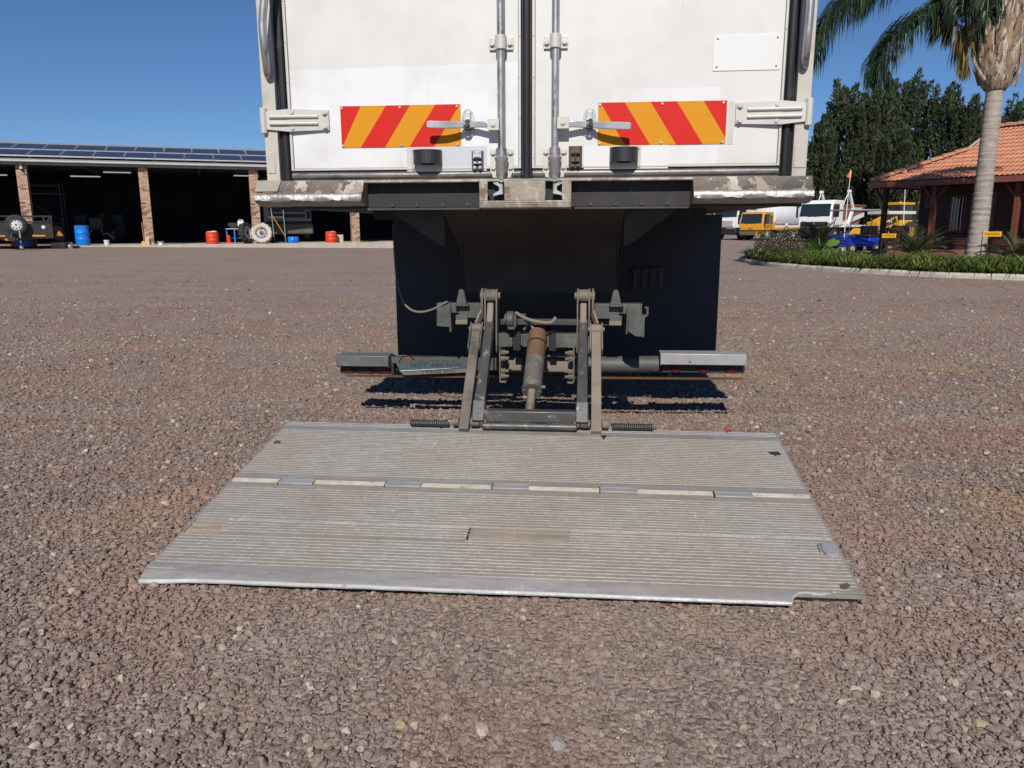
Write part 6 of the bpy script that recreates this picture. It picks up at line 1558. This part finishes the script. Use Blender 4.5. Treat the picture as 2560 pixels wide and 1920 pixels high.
b = MB(); b.cyl((.9,5.9,2.35),(1.02,5.9,2.35),.12,12); b.build('trunnion', M['black'], SK)
# backhoe loader
q = at_y(2222, 580, 58); BH = thing('backhoe_loader', 'yellow backhoe loader with a glass cab behind the golf carts', 'loader', (q.x, 58, 0), R_(-62))
b = MB(); b.box(-.85,.85,.0,1.5,.9,1.55); b.box(-.5,.5,-1.9,.0,.8,1.45); b.build('body', M['tlb'], BH, bevel=.06)
b = MB(); b.box(-.82,.82,-.05,1.6,2.62,2.82); b.build('cab_roof', M['tlb'], BH, bevel=.05)
for x, y in ((-.78,0),(.78,0),(-.78,1.5),(.78,1.5)): b = MB(); b.box(x-.04,x+.04,y-.04,y+.04,1.55,2.62); b.build('cab_post', M['black'], BH)
for bx_ in ((-.74,.74,-.01,.0,1.6,2.6),(-.74,.74,1.5,1.51,1.6,2.6),(-.785,-.775,.05,1.45,1.6,2.6),(.775,.785,.05,1.45,1.6,2.6)): b = MB(); b.box(*bx_); b.build('cab_pane', M['clear'], BH)
b = MB(); b.cyl((.3,.6,2.82),(.3,.6,2.92),.06,10); b.build('beacon', M['amber'], BH)
for s_ in (-1, 1):
    b = MB(); b.bar((s_*.62,-.1,1.7),(s_*.62,-1.5,1.25),.14,.30,h2=.24); b.bar((s_*.62,-1.5,1.3),(s_*.62,-2.3,.45),.14,.26); b.build('loader_arm', M['tlb'], BH, bevel=.02)
    b = MB(); b.bar((s_*.715,-.3,1.62),(s_*.715,-1.35,1.28),.02,.14); b.build('arm_stripe', M['black'], BH)
    b = MB(); b.cyl((s_*.62,-.4,1.1),(s_*.62,-1.6,.9),.05,10); b.build('ram', M['chrome'], BH)
    wheel(BH, s_*.85, 1.1, .72, .42, M['tlb']); wheel(BH, s_*.8, -1.3, .50, .34, M['tlb'])
b = MB(); b.sheet([(-2.2,.2),(-2.6,.15),(-3.0,.2),(-2.95,.6),(-2.5,.95)], -1.1, 1.1, .03); b.build('bucket', M['tlb'], BH)
b = MB(); b.box(.722,.73,-1.15,-.75,1.40,1.52); LB = b.build('label_plate', M['pale'], BH)
# golf carts
def cart(px, Y, rz, lab, body, roofm, wd=1.15, Lc=2.3, zr=1.78, th_=.07):
    q = at_y(px, 600, Y); K_ = thing('golf_cart', lab, 'golf cart', (q.x, Y, 0), rz, 'golf carts beside the tiled building')
    b = MB(); b.prism([(-wd/2,-Lc/2,.28),(-wd/2,-Lc/2,.62),(-wd/2,-Lc*.42,.80),(-wd/2,-Lc*.26,.80),(-wd/2,-Lc*.20,.36),(-wd/2,.15,.36),(-wd/2,.2,.66),(-wd/2,Lc/2-.05,.66),(-wd/2,Lc/2,.30)], (wd,0,0)); b.build('body', body, K_, bevel=.05, seg=3)
    b = MB(); b.box(-wd/2+.06,wd/2-.06,.18,.66,.665,.80); b.build('seat', M['black'], K_, bevel=.04); b = MB(); b.box(-wd/2+.06,wd/2-.06,.62,.72,.80,1.16); b.build('backrest', M['black'], K_, bevel=.04)
    b = MB(); b.box(-wd/2-.06,wd/2+.06,-Lc*.44,Lc*.46,zr,zr+th_); b.build('canopy', roofm, K_, bevel=.03)
    for x in (-wd/2+.06, wd/2-.06):
        b = MB(); b.tube([(x,-Lc*.40,.75),(x,-Lc*.28,zr)], .018, 6); b.build('canopy_post', M['black'], K_); b = MB(); b.tube([(x,.74,.66),(x,.82,zr)], .018, 6); b.build('canopy_post', M['black'], K_)
        for y in (-Lc*.30, Lc*.28): wheel(K_, x*1.02, y, .22, .17, M['rim_dusty'], 18)
    b = MB(); b.tube([(-.28,-Lc*.25,.75),(-.28,-.30,.98)], .018, 6); b.lathe([(.15,-.012),(.165,0),(.15,.012),(.14,0)], (-.28,-.28,1.0), 'y', 18, close=True); b.build('steering_wheel', M['black'], K_)
    return K_
cart(2140, 34, R_(-72), 'blue golf cart with a flat grey canopy at the left of the tiled building', M['cart_blue'], M['galv_roof'])
cart(2222, 36.5, R_(-68), 'cream-roofed golf cart behind the first porch post', M['black'], M['cream'], Lc=1.85, zr=1.66, th_=.15)
M['flag'] = pm('orange_flag', (.80,.13,.02), .6)
for px0, py0, px1, py1, Y, lab in ((2109,596,2127,438,33.2,'thin white pole with an orange pennant standing by the blue golf cart'), (2258,600,2266,428,31.8,'pole with an orange pennant peeping over the hip of the tiled roof')):
    a = at_y(px0, py0, Y); c = at_y(px1, py1-14, Y); F_ = thing('flag_pole', lab, 'flag', (a.x, Y, 0), 0, 'orange pennants')
    b = MB(); b.cyl((0,0,0),(c.x-a.x,0,c.z),.022,8,r2=.012); b.build('pole', M['white_bar'], F_)
    b = MB(); tx, tz_ = c.x-a.x, c.z; b.prism([(tx,0,tz_),(tx-.14,.01,tz_-.30),(tx+.03,.0,tz_-.34),(tx+.05,-.01,tz_-.1)], (0,.012,0)); b.build('pennant', M['flag'], F_)

# ------------------------------------------------------------------ tall dark trees and a far hill
M['conifer'] = leafmat('dark_feathery_foliage', [(.020,.034,.016),(.042,.060,.026),(.075,.090,.036),(.030,.050,.027),(.11,.112,.05)], .25, .7, .25)
M['tree_bark'] = pm('tree_bark', (.10,.075,.055), .9, 0, .2, 3)
def tree(px, top, Y, hw_px, lab, seed):
    rr_ = random.Random(seed); q = at_y(px, 560, Y); H_ = at_y(px, top, Y).z; hw = hw_px/FPX*Y*1.02
    T_ = thing('evergreen_tree', lab, 'tree', (q.x, Y, 0), 0, 'dark evergreens behind the parked trucks')
    b = MB(); b.tube([(0,0,-.1),(.1,0,H_*.3),(0,.1,H_*.6),(.05,0,H_*.9)], 0, 10, [.38,.30,.18,.05])
    npl = 72; V = []; F = []
    for k in range(npl):
        zz = (k+.5)/npl; a = k*2.399+rr_.uniform(-.4,.4)
        env = hw*(1.02-.70*zz**1.8)*(.72+.28*min(1,zz*5))
        r_ = env*rr_.uniform(.35,1.0); c = Vector((math.cos(a)*r_, math.sin(a)*r_*.8, H_*(.02+.86*zz)+rr_.uniform(-.5,.5))); ph = H_*rr_.uniform(.15,.25)*(1.1-.2*zz); pr = rr_.uniform(.7,1.2)*hw*.165
        lean = Vector((math.cos(a)*.22, math.sin(a)*.22, 1)).normalized()
        if k % 4 == 0: b.tube([(0,0,max(.3,c.z-1.2)), c, c+lean*ph*.7], 0, 5, [.10,.06,.02])
        for _ in range(140):
            t_ = rr_.random(); rad = pr*(math.sin(math.pi*(t_*.80+.17))**.8)*rr_.uniform(.55,1.05); aa = rr_.uniform(0,6.283)
            o_ = Vector((math.cos(aa),math.sin(aa),0)); P_ = c+lean*(ph*t_)+o_*rad
            d = (o_*.55+Vector((0,0,rr_.uniform(.3,1.2)))+Vector((rr_.uniform(-.3,.3),rr_.uniform(-.3,.3),0))).normalized(); ln = rr_.uniform(.22,.48); w_ = d.cross(Vector((rr_.uniform(-1,1),rr_.uniform(-1,1),rr_.uniform(-1,1)))).normalized()*rr_.uniform(.06,.12)
            n0 = len(V); V += [P_-w_, P_+w_, P_+d*ln*.7+w_*.5, P_+d*ln]; F.append((n0,n0+1,n0+2,n0+3))
    m2 = MB(); m2.v = [tuple(v) for v in V]; m2.f = F; m2.m = [0]*len(F); m2.build('crown', M['conifer'], T_, smooth=None, fix=False)
    b.build('trunk', M['tree_bark'], T_)
for i, (px, top, Y, hw_, lab) in enumerate([(2046,312,74,42,'short dark evergreen nearest the box truck'),(2082,226,80,56,'tall dark evergreen behind the white skip loader cab'),(2142,255,76,48,'dark evergreen between the two tallest ones'),(2178,202,82,58,'tallest dark evergreen behind the raised lifting arms'),(2250,206,84,56,'tall dark evergreen above the tip of the tiled roof'),(2326,216,82,58,'tall dark evergreen left of the palm trunk'),(2392,262,79,48,'lower dark evergreen touching the palm trunk'),(2448,300,88,50,'low dark evergreen right behind the palm trunk'),(2512,262,94,46,'small evergreen just right of the thin mast'),(2568,252,96,48,'evergreen at the right edge above the tiled roof'),(2218,330,70,60,'low bushy evergreen filling in behind the loader')]):
    tree(px, top, Y, hw_, lab, 40+i)
M['hill'] = pm('hill_scrub', (.15,.125,.115), .95, 0, .25, .02)
b = MB(); hp_ = []
n_ = 60
for i in range(n_+1):
    px = 1700+(3300-1700)*i/n_; a = at_y(px, 560, 620); h_ = 18+34*math.exp(-((px-2040)/120)**2)+22*math.exp(-((px-2500)/240)**2)+3*math.sin(i*1.3); hp_.append((a.x, h_))
vs = []; 
for x, h_ in hp_: vs += [(x,540,-2),(x,600,h_*.7),(x,640,h_),(x,760,-2)]
b.add(vs, [(4*i+k,4*(i+1)+k,4*(i+1)+k+1,4*i+k+1) for i in range(n_) for k in range(3)]); b.build('hill', M['hill'], smooth=60, fix=False, label='low brown hill far behind the trees', kind='structure')

# ------------------------------------------------------------------ single stones that catch the eye on the yard
M['pale_stone'] = pm('pale_stone', (.42,.34,.27), .85, 0, .15, 30, [((.62,.55,.47), 25, .55, .7)], bump=.2, bs=60)
M['grey_stone'] = pm('grey_stone', (.34,.30,.27), .85, 0, .15, 30, bump=.2, bs=60)
M['ochre_stone'] = pm('ochre_stone', (.34,.27,.16), .85, 0, .15, 30, bump=.2, bs=60)
for i, (px, py, r_, mt, lab) in enumerate([(412,1257,.019,'pale_stone','pale pinkish stone on the gravel left of the platform'),(818,962,.026,'grey_stone','light grey stone on the gravel left of the lamp box'),(1205,1826,.020,'pale_stone','jagged pale stone at the bottom centre of the yard'),(1395,1864,.019,'grey_stone','flat light grey stone at the very bottom, right of centre'),(1000,1812,.017,'ochre_stone','flat ochre stone at the bottom, left of centre'),(2450,1810,.016,'ochre_stone','small ochre stone in the bottom right corner'),(600,1566,.013,'pale_stone','small cream stone below the platform, left of centre')]):
    q = at_z(px, py, 0); rr_ = random.Random(90+i); b = MB(); b.blob((0,0,0), r_*1.25, r_*.9, r_*.62, 9, 6)
    b.v = [tuple(Vector(v)*rr_.uniform(.82,1.15)) for v in b.v]
    b.build('loose_stone', M[mt], smooth=None, loc=(q.x, q.y, gzu(q.x, q.y)+r_*.30), rz=rr_.uniform(0,3), label=lab, cat='stone', group='stones that stand out on the yard')
